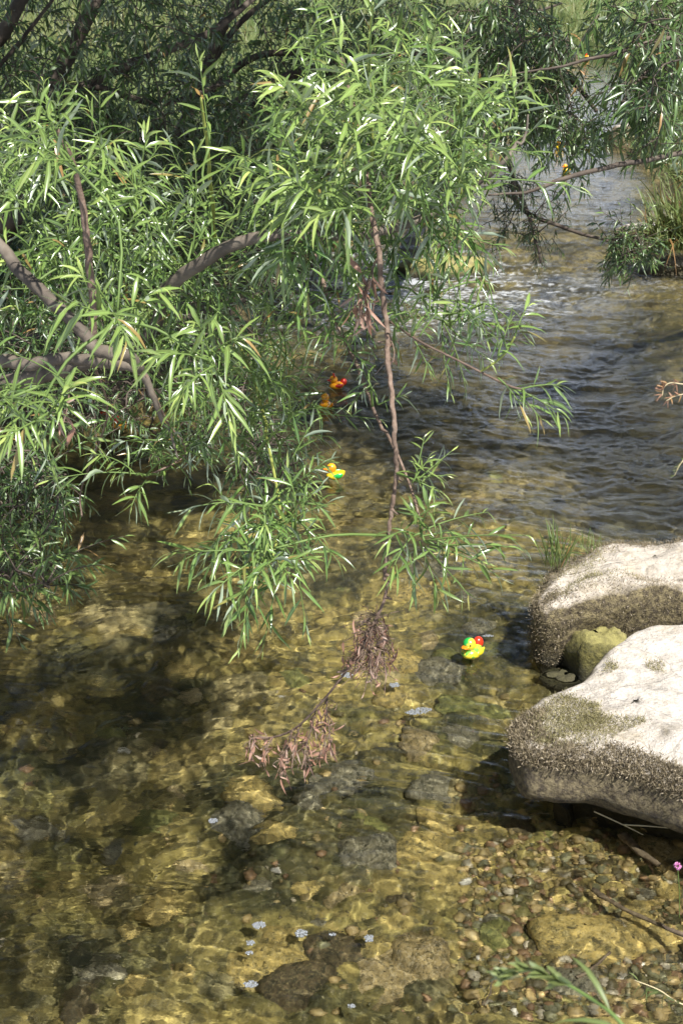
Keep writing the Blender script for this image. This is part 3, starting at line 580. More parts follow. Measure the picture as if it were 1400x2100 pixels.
def boulder(name, label, cat, top, z, bot, amp, mat, rounding, n=220, group=None, lip=(-.25, .15), seed=3, tilt=None):
    """top: outline of the shelf on the photo at height z; bot: (inset at mid height, inset at the bed)"""
    o3 = np.array([G(x, y, z)[:2] for x, y in top]); cc = o3.mean(0)
    c = spline(np.vstack([o3, o3[:1]]), n + 1)[:-1]
    if ((c[:, 0] * np.roll(c[:, 1], -1) - np.roll(c[:, 0], -1) * c[:, 1]).sum()) < 0: c = c[::-1]
    tan = unit(np.roll(c, -1, 0) - np.roll(c, 1, 0)); nrm = np.stack([tan[:, 1], -tan[:, 0]], 1)
    rings = []
    for h, off in [(-.5, bot[1] + .05), (-.25, bot[1])] + [(-.25 + (z - rounding + .25) * i / 16, bot[1] + (bot[0] - bot[1]) * float(ss(lip[0], lip[1], -.25 + (z - rounding + .25) * i / 16))) for i in range(1, 17)]:
        rings.append(np.column_stack([c + nrm * off, np.full(n, h)]))
    for i in range(1, 11):                # rounded shoulder
        a = i / 10 * math.pi / 2; rings.append(np.column_stack([c + nrm * (bot[0] - rounding * 1.1 * (1 - math.cos(a))), np.full(n, z - rounding + rounding * math.sin(a))]))
    last = rings[-1][:, :2]
    for i in range(1, 26):
        f = 1 - i / 26; rings.append(np.column_stack([cc + (last - cc) * f, np.full(n, z) + .02 * (1 - f)]))
    V = np.array(rings); sh = V.shape[:2]
    V = V.reshape(-1, 3)
    if tilt is not None: V[:, 2] += np.clip(V[:, 2] / z, 0, 1) * ((V[:, :2] - cc) @ np.array(tilt))
    g = V.copy()
    for a in range(3):
        V[:, a] += amp * fbm(g[:, 0] * 3, g[:, 1] * 3, g[:, 2] * 3, seed + a * 9, 3) + amp * .30 * fbm(g[:, 0] * 14, g[:, 1] * 14, g[:, 2] * 14, seed + 50 + a, 3) * (1 if a == 2 else .8)
    q = quads(sh[0], sh[1], True); V = np.vstack([V, [cc[0], cc[1], z + .02]]); k = len(V) - 1; b0 = (sh[0] - 1) * n
    tri = np.stack([b0 + np.arange(n), b0 + (np.arange(n) + 1) % n, np.full(n, k)], 1)
    root = empty(name, (cc[0], cc[1], 0)); tag(root, label, cat, group)
    o = mesh_obj('stone', V, [q, tri], mat, root); o.cycles.is_caustics_receiver = True
    return root, V[:-1].reshape(sh[0], sh[1], 3)
def tufts(name, root, V, rings, sel, count, L, mat, wr=.2, seed=0, out=.7, agep=.35):
    """short moss fronds rooted on rows `rings` of a boulder grid where sel(pos)"""
    Vr = V[rings[0]:rings[1]]; T = np.roll(Vr, -1, 1) - Vr; U = np.gradient(Vr, axis=0); N = unit(np.cross(T, U)); ctr = Vr.reshape(-1, 3).mean(0)
    N = np.where(((Vr - ctr) * N).sum(-1, keepdims=True) < 0, -N, N) if rings[1] < 28 else N
    i = rs.randint(0, Vr.shape[0], count); j = rs.randint(0, Vr.shape[1], count)
    p = Vr[i, j] + rs.normal(0, .008, (count, 3)); nn = N[i, j]; m = sel(p) & (p[:, 1] < ctr[1] + 9); p, nn = p[m], nn[m]; k = len(p)
    lv = Leaves(); d = unit(nn * out + rs.normal(0, .55, (k, 3)) + np.array([0, 0, .15])); Ls = L * rs.uniform(.4, 1.3, k)
    lv.add(p - d * .003, d, unit(rs.normal(0, 1, (k, 3))), Ls, Ls * wr * rs.uniform(.6, 1.4, k), rs.normal(0, .5, k), rs.uniform(0, 1, k), (rs.rand(k) < agep) * rs.uniform(.3, 1, k), 0, rs.normal(0, 1.5, k))
    return lv.build(name, mat, root, 2)
rA, VA = boulder('boulder', 'mossy grey boulder behind the pale one, with grass tufts growing on its top', 'boulder',
    [(1104, 1168), (1140, 1146), (1190, 1128), (1240, 1108), (1320, 1102), (1370, 1110), (1420, 1090), (1520, 1075), (1680, 1080), (1720, 1150), (1560, 1196), (1400, 1200), (1300, 1204), (1200, 1214), (1130, 1222), (1104, 1205)],
    .27, (.02, -.03), .05, M_RA, .08, group='boulders at the right bank')
nz = lambda p, s, o=0: noise(p[:, 0] * s, p[:, 1] * s, p[:, 2] * s, 77 + o)
tufts('moss', rA, VA, (6, 28), lambda p: (p[:, 2] > .0) & (nz(p, 7) > -.6), 60000, .0095, M_MOSS)
tufts('moss', rA, VA, (26, 40), lambda p: (nz(p, 5, 2) + (p[:, 0] < VA[..., 0].min() + .30) * .9 > .45), 9000, .010, M_MOSSG)
rB, VB = boulder('boulder', 'large flat pale boulder with a fringe of dry moss, in front at the right edge', 'boulder',
    [(1040, 1478), (1062, 1440), (1110, 1405), (1178, 1382), (1215, 1345), (1262, 1308), (1312, 1288), (1400, 1284), (1560, 1290), (1720, 1380), (1700, 1600), (1560, 1660), (1400, 1612), (1320, 1585), (1230, 1562), (1140, 1556), (1075, 1540), (1046, 1512)],
    .27, (-.015, -.20), .028, M_RB, .045, group='boulders at the right bank', lip=(-.03, .13), seed=21, tilt=(.02, .03))
fb = lambda p: (p[:, 1] < np.interp(p[:, 0], [.85, 1.1, 1.6], [4.6, 4.0, 3.75]))
tufts('moss', rB, VB, (19, 30), lambda p: (nz(p, 6) > -.5) & (p[:, 2] > .15) & (p[:, 1] < G(1075, 1452, .27)[1]), 62000, .0135, M_MOSS, agep=.45)
def band(p):
    a = G(1400, 1560, .27), G(1130, 1500, .27), G(1090, 1430, .27), G(1230, 1375, .27), G(1220, 1520, .27)
    return (nz(p, 6, 3) + 1.1 - np.minimum(np.hypot(p[:, 0] - a[1][0], p[:, 1] - a[1][1]), np.hypot(p[:, 0] - a[4][0], (p[:, 1] - a[4][1]) * 1.5)) / .17 > .25) | ((nz(p, 9, 4) > .30) & (np.hypot(p[:, 0] - a[3][0], p[:, 1] - a[3][1]) < .2))
tufts('moss', rB, VB, (27, 44), band, 60000, .0095, M_MOSSG, agep=.5)
def small_rock(name, label, px, py, z, size, mat, flat=.6, group=None, seed=1, sink=.3, cat='stone', moss=0, boxy=.72):
    n, m = 40, 26; u = np.linspace(0, 2 * math.pi, n, endpoint=False)[None]; v = np.linspace(.02, math.pi - .02, m)[:, None]
    p = np.stack([np.cos(u) * np.sin(v), np.sin(u) * np.sin(v), np.cos(v) + 0 * u], -1).reshape(-1, 3)
    p = np.sign(p) * np.abs(p) ** boxy; p = p @ np.array(Euler((.3, .25, seed * .7)).to_matrix())
    k = 1 + .32 * fbm(p[:, 0] * 1.3, p[:, 1] * 1.3, p[:, 2] * 1.3, seed, 3) + .05 * fbm(p[:, 0] * 7, p[:, 1] * 7, p[:, 2] * 7, seed + 5, 3)
    c = G(px, py, z); V = p * k[:, None] * np.array(size)
    V = V + c - np.array([0, 0, size[2] * sink])
    root = empty(name, tuple(c)); tag(root, label, cat, group)
    o = mesh_obj('stone', V, [quads(m, n, True)[:, ::-1]], mat, root); o.cycles.is_caustics_receiver = True
    if moss:
        q = V[V[:, 2] > z - .01]; q = q[rs.randint(0, len(q), moss)] + rs.normal(0, .012, (moss, 3)); d = unit(q - c + rs.normal(0, .05, (moss, 3))); lv = Leaves(); Ls = .02 * rs.uniform(.4, 1.2, moss)
        lv.add(q - d * .004, d, unit(rs.normal(0, 1, (moss, 3))), Ls, Ls * .25, rs.normal(0, .5, moss), rs.uniform(0, 1, moss), (rs.rand(moss) < .4) * 1.0, 0, 0); lv.build('moss', M_MOSS, root, 2)
    return root
small_rock('stone', 'wet olive green stone wedged between the two big boulders', 1232, 1345, .05, (.105, .09, .15), M_RO, seed=4, sink=.38, boxy=.55)
small_rock('stone', 'low tan stone awash at the left foot of the pale boulder', 1158, 1392, -.02, (.08, .07, .05), M_RO, seed=8, sink=.5)
small_rock('stone', 'small wet stone awash behind the pale boulder at the right edge', 1392, 1272, .0, (.10, .08, .07), M_RA, seed=9, sink=.4)
zz = .16
small_rock('boulder', 'mossy round boulder at the riffle below the hanging sedge', 1394, 560, .0, (.30, .18, .15), M_RA, seed=12, sink=.2, cat='boulder', moss=2500)
small_rock('boulder', 'flat sunlit straw covered boulder just above the riffle by the right bank', 1320, 478, .17, (.20, .13, .09), M_RB, seed=13, sink=.1, cat='boulder')
small_rock('boulder', 'dark pointed boulder jutting from the upper right bank', 1318, 290, .2, (.42, .35, .30), M_RA, seed=14, sink=.1, cat='boulder', moss=900)
small_rock('stone', 'dark stone under the riffle fall behind the bough', 905, 545, .06, (.35, .18, .12), M_RO, seed=15, sink=.5)

# ------------------------------------------------------------------ cobbles and pebbles on the bed
def cob_mat(name, a, b, c):
    t = NT(name); k = t.mix(t.ramp(t.noise(3.5, 6, .7), [(.40, 0), (.58, 1)]), a, b); k = t.mix(t.ramp(t.noise(11, 5, .75), [(.50, 0), (.66, .9)]), k, c); k = t.mix(t.ramp(t.noise(6, 5, .7, None, .5), [(.36, .85), (.47, 0)]), k, (.03, .028, .012))
    t.col(k); t.set(Roughness=.6); t.bump(t.noise(30, 6, .7), .7, .008); return t.m
CM = {'golden brown': cob_mat('cobble_golden', (0.189, 0.149, 0.047), (0.594, 0.432, 0.135), (.55, .44, .2)), 'olive': cob_mat('cobble_olive', (0.081, 0.095, 0.027), (0.27, 0.257, 0.074), (.32, .29, .1)),
      'dark brown': cob_mat('cobble_dark', (.04, .033, .016), (.12, .085, .04), (.25, .2, .09)), 'grey': cob_mat('cobble_grey', (.07, .065, .04), (.24, .21, .13), (.42, .38, .28)), 'tan': cob_mat('cobble_tan', (.16, .12, .045), (.46, .34, .15), (.6, .5, .32))}
protos = {}
def proto_mesh(kind, i):
    if (kind, i) in protos: return protos[kind, i]
    n, m = 22, 14; u = np.linspace(0, 2 * math.pi, n, endpoint=False)[None]; v = np.linspace(.03, math.pi - .03, m)[:, None]
    p = np.stack([np.cos(u) * np.sin(v), np.sin(u) * np.sin(v), np.cos(v) + 0 * u], -1).reshape(-1, 3); sd = i * 13 + 100
    V = p * (1 + .35 * fbm(p[:, 0] * 1.1, p[:, 1] * 1.1, p[:, 2] * 1.1, sd, 2) + .07 * fbm(p[:, 0] * 4, p[:, 1] * 4, p[:, 2] * 4, sd + 3, 2))[:, None]
    o = mesh_obj('proto', V, [quads(m, n, True)[:, ::-1]], CM[kind]); me = o.data; me.name = 'cobble'; bpy.data.objects.remove(o); protos[kind, i] = me; return me
def cobble(kind, px, py, s, where, depth=.2, size='large'):
    p = G(px, py, -depth * .75 + (float(lvl(9.5)) if False else 0)); gz = float(ground_z(np.array([p[0]]), np.array([p[1]]), False)[0][0])
    o = bpy.data.objects.new('cobble' if s > .05 else 'pebble', proto_mesh(kind, rs.randint(6)))
    e = rs.uniform(.7, 1.25, 3); o.scale = (s * e[0], s * e[1], s * e[2] * .6); o.rotation_euler = (rs.uniform(-.2, .2), rs.uniform(-.2, .2), rs.uniform(0, 6.28))
    hz = gz + s * .16; hz = min(hz, -.02 - s * .6 * e[2]) if size != 'proud' else hz
    o.location = (p[0], p[1], hz); link(o); o.cycles.is_caustics_receiver = True
    tag(o, f"{size if size != 'proud' else 'shallow'} {kind} {'cobble' if s > .05 else 'pebble'} under the water {where}", 'cobble' if s > .05 else 'pebble', f"{kind} {'cobbles' if s > .05 else 'pebbles'} under the water {where}")
kinds = ['golden brown', 'golden brown', 'olive', 'dark brown', 'grey', 'tan']
def scatter(n, x0, x1, y0, y1, s0, s1, where, size, mind):
    placed = []
    for _ in range(n * 12):
        if len(placed) >= n: break
        x, y = rs.uniform(x0, x1), rs.uniform(y0, y1)
        if any(math.hypot(x - a, (y - b) * 1.5) < mind for a, b in placed) or (y < 1720 and x > 1020): continue
        placed.append((x, y)); cobble(kinds[rs.randint(6)], x, y, rs.uniform(s0, s1), where, size=size)
scatter(46, 20, 900, 1620, 2080, .05, .10, 'in the foreground of the pool', 'large', 75)
scatter(34, 20, 1000, 1230, 1600, .05, .11, 'in the middle of the pool', 'large', 80)
scatter(30, 860, 1380, 1010, 1420, .04, .09, 'beside the mossy boulder', 'mossy', 60)
scatter(70, 950, 1390, 1740, 2090, .022, .05, 'in the gravel shallows at the lower right', 'small', 24)
for x, y, s, k, lab in [(1190, 1985, .13, 'golden brown', 'broad round'), (1350, 1800, .075, 'tan', 'rounded'), (1165, 2080, .09, 'grey', 'rounded'), (1215, 2015, .07, 'olive', 'mossy'), (1330, 1950, .10, 'golden brown', 'knobbly'), (1050, 1745, .06, 'dark brown', 'angular'), (1110, 1760, .04, 'olive', 'angular'), (1025, 1980, .09, 'olive', 'lumpy')]:
    cobble(k, x, y, s, 'at the lower right corner', size=lab)
# loose gravel: a few thousand grains, one mass
n = 4600; n1 = 4000; px = np.concatenate([1440 - 500 * rs.rand(n1) ** 1.3, rs.uniform(0, 1400, n - n1)]); py = np.concatenate([1640 + 500 * rs.rand(n1) ** 1.5, rs.uniform(1450, 2140, n - n1)])
g = np.array([G(a, b, -.14) for a, b in zip(px, py)]); kp = (noise(g[:, 0] * 3.2, g[:, 1] * 3.2, 0, 88) > -.12) | (rs.rand(n) < .25); g = g[kp]; n = len(g); gz = ground_z(g[:, 0], g[:, 1])[0]
ico = bmesh.new(); bmesh.ops.create_icosphere(ico, subdivisions=1, radius=1); iv = np.array([v.co[:] for v in ico.verts]); iff = np.array([[v.index for v in f.verts] for f in ico.faces]); ico.free()
sz = (.004 + .018 * rs.rand(n, 1, 1) ** 2) * rs.uniform(.6, 1.3, (n, 1, 3)) * np.array([1, 1, .6])
V = iv[None] * sz * (1 + rs.uniform(-.2, .2, (n, len(iv), 1))) ; an = rs.uniform(0, 6.28, n); ca, sa = np.cos(an)[:, None], np.sin(an)[:, None]
V = np.stack([V[..., 0] * ca - V[..., 1] * sa, V[..., 0] * sa + V[..., 1] * ca, V[..., 2]], -1) + np.stack([g[:, 0], g[:, 1], np.minimum(gz + .004, -.012)], -1)[:, None]
t = NT('gravel'); t.col(t.ramp(t.attr('grain'), [(0, (.10, .08, .035)), (.2, (.28, .21, .09)), (.4, (.15, .14, .07)), (.6, (.36, .26, .11)), (.78, (.20, .12, .06)), (.93, (.36, .31, .22)), (.985, (.60, .56, .48))], 'CONSTANT')); t.set(Roughness=.6)
go = mesh_obj('gravel', V.reshape(-1, 3), [(iff[None] + (np.arange(n) * len(iv))[:, None, None]).reshape(-1, 3)], t.m, attrs={'grain': np.repeat(rs.rand(n), len(iv))})
tag(go, 'loose gravel on the bed of the pool', 'gravel', kind='stuff'); go.cycles.is_caustics_receiver = True

# ------------------------------------------------------------------ rubber ducks
def paint(name, fn):
    t = NT(name); t.col(fn(t)); t.set(Roughness=.22); t.b.inputs['Specular IOR Level'].default_value = .6; t.b.inputs['Coat Weight'].default_value = .3; return t.m
def sphere(name, loc, sc, mat, parent, rot=None, n=26, m=18, fn=None):
    u = np.linspace(0, 2 * math.pi, n, endpoint=False)[None]; v = np.linspace(.02, math.pi - .02, m)[:, None]
    p = np.stack([np.cos(u) * np.sin(v), np.sin(u) * np.sin(v), np.cos(v) + 0 * u], -1).reshape(-1, 3)
    if fn: p = fn(p)
    o = mesh_obj(name, p * np.array(sc), [quads(m, n, True)[:, ::-1]], mat, None); o.parent = parent; o.location = loc
    if rot: o.rotation_euler = rot
    return o
def solid(c): return lambda t: c
def spots(a, b, sc=70, th=.26): 
    def f(t):
        v = t.n('TexVoronoi'); v.inputs['Scale'].default_value = sc; v.inputs['Randomness'].default_value = .55; t.l(t.coord(), v.inputs[0])
        return t.ramp(v.outputs['Distance'], [(0, b), (th, b), (th + .05, a)])
    return f
def patch(a, b, axis, lo, hi, sc=40):
    def f(t):
        s = t.n('SeparateXYZ'); t.l(t.coord(), s.inputs[0]); k = t.math('ADD', s.outputs[axis], t.math('MULTIPLY', t.math('SUBTRACT', t.noise(sc, 3), .5), .03))
        return t.ramp(t.math('ADD', t.math('MULTIPLY', k, 10), .5, clamp=True), [(lo, a), (hi, b)])
    return f
YEL, ORG, RED, GRN = (.85, .58, .02), (.85, .22, .01), (.68, .04, .015), (.02, .36, .06)
DP = {'head_green': paint('duck_green_head', patch(GRN, (.78, .62, .04), 1, .52, .59)), 'streak': paint('duck_yellow_green', lambda t: t.mix(t.ramp(t.noise(55, 3, .6, None, .8), [(.49, 0), (.55, .9)]), (.80, .60, .03), (.08, .38, .06))),
      'yellow': paint('duck_yellow', solid(YEL)), 'orange': paint('duck_orange', solid(ORG)), 'amber': paint('duck_amber', solid((.85, .36, .015))), 'red': paint('duck_red', solid(RED)), 'green': paint('duck_green', solid(GRN)), 'spot': paint('duck_spotted', spots((.85, .38, .015), (.66, .07, .01))), 'black': paint('duck_eye', solid((.01, .01, .015)))}
def duck(label, px, py, z, s, yaw, body, head, beak, wing, tail=None, lean=0, horns=None):
    """s: overall length; at yaw 0 the beak points to +X"""
    c = G(px, py, z); r = empty('rubber_duck', (c[0], c[1], c[2] + .10 * s)); tag(r, label, 'rubber duck', 'rubber ducks racing down the stream')
    def bf(p):
        q = p.copy(); x = p[:, 0]; q[:, 2] = p[:, 2] * np.where(p[:, 2] > 0, .9, .8) + .75 * np.clip(-x - .25, 0, 1) ** 1.5 - .10 * np.exp(-((x + .1) / .35) ** 2) * (p[:, 2] > .2)
        q[:, 1] *= 1 - .45 * np.clip(-x - .1, 0, 1) ** 1.4; return q
    sphere('body', (0, 0, .10 * s), (.5 * s, .37 * s, .30 * s), DP[body], r, fn=bf)
    h = sphere('head', (.22 * s, 0, .50 * s), (.25 * s, .24 * s, .25 * s), DP[head], r)
    def kf(p):
        q = p.copy(); q[:, 2] = p[:, 2] * (.35 + .65 * np.clip(.6 - p[:, 0], 0, 1)) + .30 * np.clip(p[:, 0], 0, 1) ** 2; return q
    b = sphere('beak', (.46 * s, 0, .45 * s), (.18 * s, .15 * s, .085 * s), DP[beak], r, fn=kf)
    for k in (-1, 1):
        e = sphere('eye', (.385 * s, k * .155 * s, .545 * s), (.035 * s, .035 * s, .045 * s), DP['black'], r, n=12, m=8)
        def wf(p):
            q = p.copy(); q[:, 2] += .5 * np.clip(-p[:, 0], 0, 1) ** 2; q[:, 2] *= 1 - .3 * np.clip(p[:, 0], 0, 1); return q
        sphere('wing', (-.08 * s, k * .33 * s, .16 * s), (.26 * s, .07 * s, .14 * s), DP[wing], r, fn=wf)
    if tail: sphere('tail', (-.40 * s, 0, .32 * s), (.21 * s, .19 * s, .24 * s), DP[tail], r)
    if horns:
        for k in (-1, 1): sphere('horn', (.20 * s, k * .16 * s, .74 * s), (.06 * s, .06 * s, .12 * s), DP[horns], r)
    r.rotation_euler = (lean, 0, math.radians(yaw)); return r
duck('yellow duck with green streaks, green headed and red tailed, alone near the boulders', 967, 1346, 0, .096, -128, 'streak', 'head_green', 'orange', 'streak', 'red')
duck('bright yellow duck with amber head and green wing stripe, touching the leaf tips', 688, 982, 0, .094, 188, 'yellow', 'amber', 'orange', 'green')
duck('amber duck covered in red spots, nearer of the two drifting behind the leaves', 668, 838, 0, .096, 100, 'spot', 'spot', 'orange', 'spot')
duck('orange duck with red horns and a red tail, drifting just beyond the spotted one', 691, 797, 0, .094, 190, 'amber', 'amber', 'red', 'red', 'red', horns='red')
duck('dull red duck in the dark hollow under the left willow, farther of two', 216, 848, .1, .09, 150, 'red', 'red', 'orange', 'red')
duck('orange duck in the dark hollow under the left willow, nearer of two', 248, 880, .04, .095, 170, 'amber', 'red', 'orange', 'amber')
duck('tiny far duck, yellow and orange, under the thin level branch', 1161, 352, .16, .10, 200, 'yellow', 'amber', 'orange', 'yellow')
duck('tiny far yellow duck beside the leaf tips above the dark pointed boulder', 1263, 275, .16, .12, 180, 'yellow', 'amber', 'orange', 'yellow')
duck('tiny far duck half hidden by hanging leaves above the thin level branch', 1147, 306, .16, .12, 170, 'yellow', 'amber', 'orange', 'yellow')
duck('farthest duck, a bright orange speck where the stream comes round the bend', 1202, 119, .16, .14, 180, 'amber', 'red', 'orange', 'amber')

# ------------------------------------------------------------------ foam, sticks, straws
t = NT('foam'); t.col((.55, .58, .60)); t.set(Roughness=.12, IOR=1.25); t.b.inputs['Transmission Weight'].default_value = .72; M_FOAM = t.m
def foam_patch(label, px, py, rx, ry, n, rot=0):
    c = G(px, py, 0); r = 0; wz = float(water_z(np.array([c[0]]), np.array([c[1]]))[0][0]); V = []; Fc = []
    hemi = iv
    for i in range(n):
        a, q = rs.uniform(0, 6.28), rs.uniform(0, 1) ** .6; x, y = rx * q * math.cos(a), ry * q * math.sin(a)
        x, y = x * math.cos(rot) - y * math.sin(rot), x * math.sin(rot) + y * math.cos(rot); R_ = rs.uniform(.0012, .0042)
        Fc.append(iff + len(V) * len(iv)); V.append(hemi * R_ * np.array([1, 1, .8]) + np.array([c[0] + x, c[1] + y, wz + .0015]))
    o = mesh_obj('foam_patch', np.concatenate(V), [np.concatenate(Fc)], M_FOAM); tag(o, label, 'foam', 'patches of white foam floating on the pool')
for a in [('grey white foam raft just right of the withered leaf tuft', 857, 1460, .045, .02, 190, .3), ('round foam raft left under the withered leaf tuft', 711, 1386, .02, .02, 110, 0), ('oval foam raft right under the withered leaf tuft', 808, 1405, .018, .016, 90, .5),
          ('single small round foam dot left of the pool centre', 437, 1683, .012, .012, 50, 0), ('highest foam dot of the column near the bottom edge', 531, 1901, .016, .014, 80, 0), ('middle foam dot of the column near the bottom edge', 514, 1936, .011, .010, 45, 0),
          ('small third foam dot of the column near the bottom edge', 511, 1957, .009, .006, 26, 0), ('largest and lowest foam dot at the bottom edge', 513, 2021, .018, .012, 90, 0), ('double foam dot between the other bottom ones', 618, 1915, .016, .015, 70, 1), ('round foam dot nearest the bottom centre right', 757, 1924, .013, .014, 70, 0),
          ('faint foam dot beside the round one at the bottom', 682, 1917, .008, .006, 20, 0), ('pale foam fleck behind the green headed duck', 1000, 1304, .02, .008, 50, 0), ('foam fleck clinging to the wet olive stone', 1209, 1300, .012, .02, 60, .5), ('small foam fleck low in the middle of the bottom edge', 720, 2064, .009, .006, 24, 0)]:
    foam_patch(*a)
M_STRAW = plain('straw', (.50, .42, .24)); M_STICK = bark('wet_stick', (.06, .04, .025), (.15, .11, .07), (.28, .22, .14), 50)
def stalk(name, label, cat, pts, rad, mat, group=None, z=None):
    tb = Tubes(); p = [G(x, y, h) if h is not None else None for x, y, h in pts]; c = spline(p, 24)
    tb.add(c, np.linspace(rad, rad * .55, 24), 7, .15); o = tb.build(name, mat); tag(o, label, cat, group); o.cycles.is_caustics_receiver = True; return o
stalk('dry_grass_stalk', 'short pale dry stalk slanting down to the dark water below the pale boulder', 'stalk', [(1217, 1664, .06), (1280, 1693, .04), (1318, 1712, .01)], .0022, M_STRAW)
stalk('dry_grass_stalk', 'long pale dry stalk lying level under the pale boulder to the right edge', 'stalk', [(1276, 1691, .045), (1340, 1695, .05), (1420, 1702, .06), (1500, 1700, .07)], .0020, M_STRAW)
stalk('stick', 'dark wet stick lying in the gravel shallows towards the right edge', 'stick', [(1214, 1838, -.05), (1270, 1868, -.03), (1340, 1895, -.01), (1420, 1925, .02)], .010, M_STICK)
stalk('stick', 'forked pale stick lying over the broad round cobble', 'stick', [(1180, 2020, -.05), (1215, 1995, -.04), (1250, 1960, -.03)], .006, M_STICK)
stalk('stick', 'sunken stick leaning up the gravel slope below the boulder', 'stick', [(1275, 1720, -.03), (1310, 1755, -.03), (1350, 1780, -.02)], .018, M_STICK)
stalk('stick', 'thin sunken twig near the bottom edge left of the round cobble', 'stick', [(985, 2080, -.06), (1000, 2060, -.05), (1010, 2020, -.05)], .003, M_STICK)

# ------------------------------------------------------------------ grasses
def blades(lv, base, n, L, lean, spread=.02, wr=.035, droop=.5, tone=(0, 1), age=0.0, dry=.05):
    b = np.asarray(base, float) + np.c_[rs.normal(0, spread, (n, 2)), np.zeros(n)]; d = unit(rs.normal(0, .30, (n, 3)) * np.array([1, 1, .2]) + np.array([0, 0, 1.0]) + np.array(lean))
    Ls = L * rs.uniform(.45, 1.2, n); lv.add(b, d, unit(rs.normal(0, 1, (n, 3)) * np.array([1, 1, .2]) + np.array([0, -.5, .2])), Ls, np.maximum(Ls * wr, .0018), droop * rs.uniform(.1, 1.6, n), rs.uniform(*tone, n), np.clip(age + rs.normal(0, .15, n), 0, 1), (rs.rand(n) < dry) * 1.0, rs.normal(0, .8, n))
def tuft(label, px, py, z, n, L, lean=(0, 0, 0), spread=.02, group='grass tufts', **kw):
    c = G(px, py, z); lv = Leaves(); blades(lv, c, n, L, lean, spread, **kw)
    r = empty('grass_tuft', tuple(c)); tag(r, label, 'grass', group); lv.build('blades', M_GRASS, r, 5); return r
tuft('tall thin grass tuft on the left corner of the mossy boulder', 1137, 1162, .26, 55, .19, (0, 0, .5), .02, wr=.026, droop=.25, tone=(.2, .9))
tuft('small grass tuft halfway up the mossy boulder', 1205, 1130, .28, 26, .12, (-.1, 0, .1), .018, wr=.03, tone=(.2, .9))
tuft('low grass sprig lying across the mossy boulder top', 1195, 1136, .28, 8, .10, (-1.4, -.6, -.4), .01, wr=.03)
tuft('single dry stem standing on the back of the mossy boulder', 1348, 1100, .28, 2, .10, (0, 0, .5), .002, wr=.012, age=.8)
tuft('sparse straw wisps at the left foot of the mossy boulder', 1118, 1200, .22, 14, .08, (-.5, -.3, 0), .02, age=.9, wr=.02)
# tall sedge clumps hanging over the water along the right bank
for k, (px, py, z, n, L, lean) in enumerate([(1388, 515, .2, 330, .62, (-.18, -.15, .9)), (1440, 380, .65, 200, .55, (-.4, -.3, .2)), (1405, 330, .60, 170, .45, (-.4, -.2, .2)), (1350, 285, .55, 150, .40, (-.6, -.3, .4)), (1385, 250, .6, 150, .5, (-.4, -.2, .6)), (1425, 500, .25, 260, .60, (-.2, -.15, .8)), (1345, 330, .35, 110, .30, (-.4, -.3, -.2))]):
    lab = ['largest sedge clump hanging straw and green over the mossy round boulder', 'sedge clump arching from the right bank above the riffle pool', 'grass clump on the right bank over the dark pointed boulder', 'short grass clump crowning the dark pointed boulder', 'upright grass clump behind the dark pointed boulder', 'sedge clump rooted right behind the mossy round boulder', 'grass fringe trailing to the water under the dark pointed boulder'][k]
    tuft(lab, px, py, z, n, L, lean, .10, group='sedge clumps along the right bank', wr=.024, droop=.8, age=.18, dry=.10, tone=(.2, 1))
# meadow behind and on the banks: uncountable
n = 90000; yy = 6.5 * (75 / 6.5) ** rs.rand(n) ; xx = rs.uniform(-1, 1, n) * (1.2 + .36 * yy)
yb = rs.uniform(8, 34, 16000); yy = np.r_[yy, yb]; xx = np.r_[xx, xr(yb) + rs.rand(16000) ** 1.5 * 2.2]; n = len(yy)
gz, _, dd = ground_z(xx, yy, False); k = (dd < np.where(xx > (xl(yy) + xr(yy)) / 2, -.06, -.22)) | (yy > YEND + .3); xx, yy, gz = xx[k], yy[k], gz[k]; n = len(xx)
lv = Leaves(); sc = np.clip(yy / 10, .8, 4); Ls = rs.uniform(.10, .30, n) * sc ** .6
lv.add(np.stack([xx, yy, gz - .01], 1), unit(rs.normal(0, .35, (n, 3)) + UP), unit(rs.normal(0, 1, (n, 3)) * [1, 1, .2] + np.array([0, -.6, .3])), Ls, .006 * sc, rs.uniform(0, .6, n), rs.uniform(0, 1, n), np.clip(rs.normal(.25, .25, n) + .5 * noise(xx * .4, yy * .4, 0, 91), 0, 1), (rs.rand(n) < .05) * .8, rs.normal(0, .5, n))
mo = lv.build('meadow_grass', M_GRASS, None, 2); tag(mo, 'rough grass covering the banks and the meadow behind the willows', 'grass', kind='stuff')
# low leafy growth on the shaded left bank
lv = Leaves(); n = 9000; yy = rs.uniform(4.5, 13, n); xx = xl(yy) - rs.uniform(.02, 1.3, n) ; gz = ground_z(xx, yy, False)[0]
lv.add(np.stack([xx, yy, gz + rs.uniform(0, .22, n)], 1), unit(rs.normal(0, .6, (n, 3)) + UP * .6 + np.array([.4, -.4, 0])), unit(rs.normal(0, .5, (n, 3)) + UP), rs.uniform(.04, .10, n), .014, .4, rs.uniform(0, .7, n), rs.uniform(0, .2, n), (rs.rand(n) < .10) * 1.0, rs.normal(0, .6, n))
uo = lv.build('undergrowth', M_MID, None, 3); tag(uo, 'dark undergrowth and litter on the shaded left bank', 'undergrowth', kind='stuff')

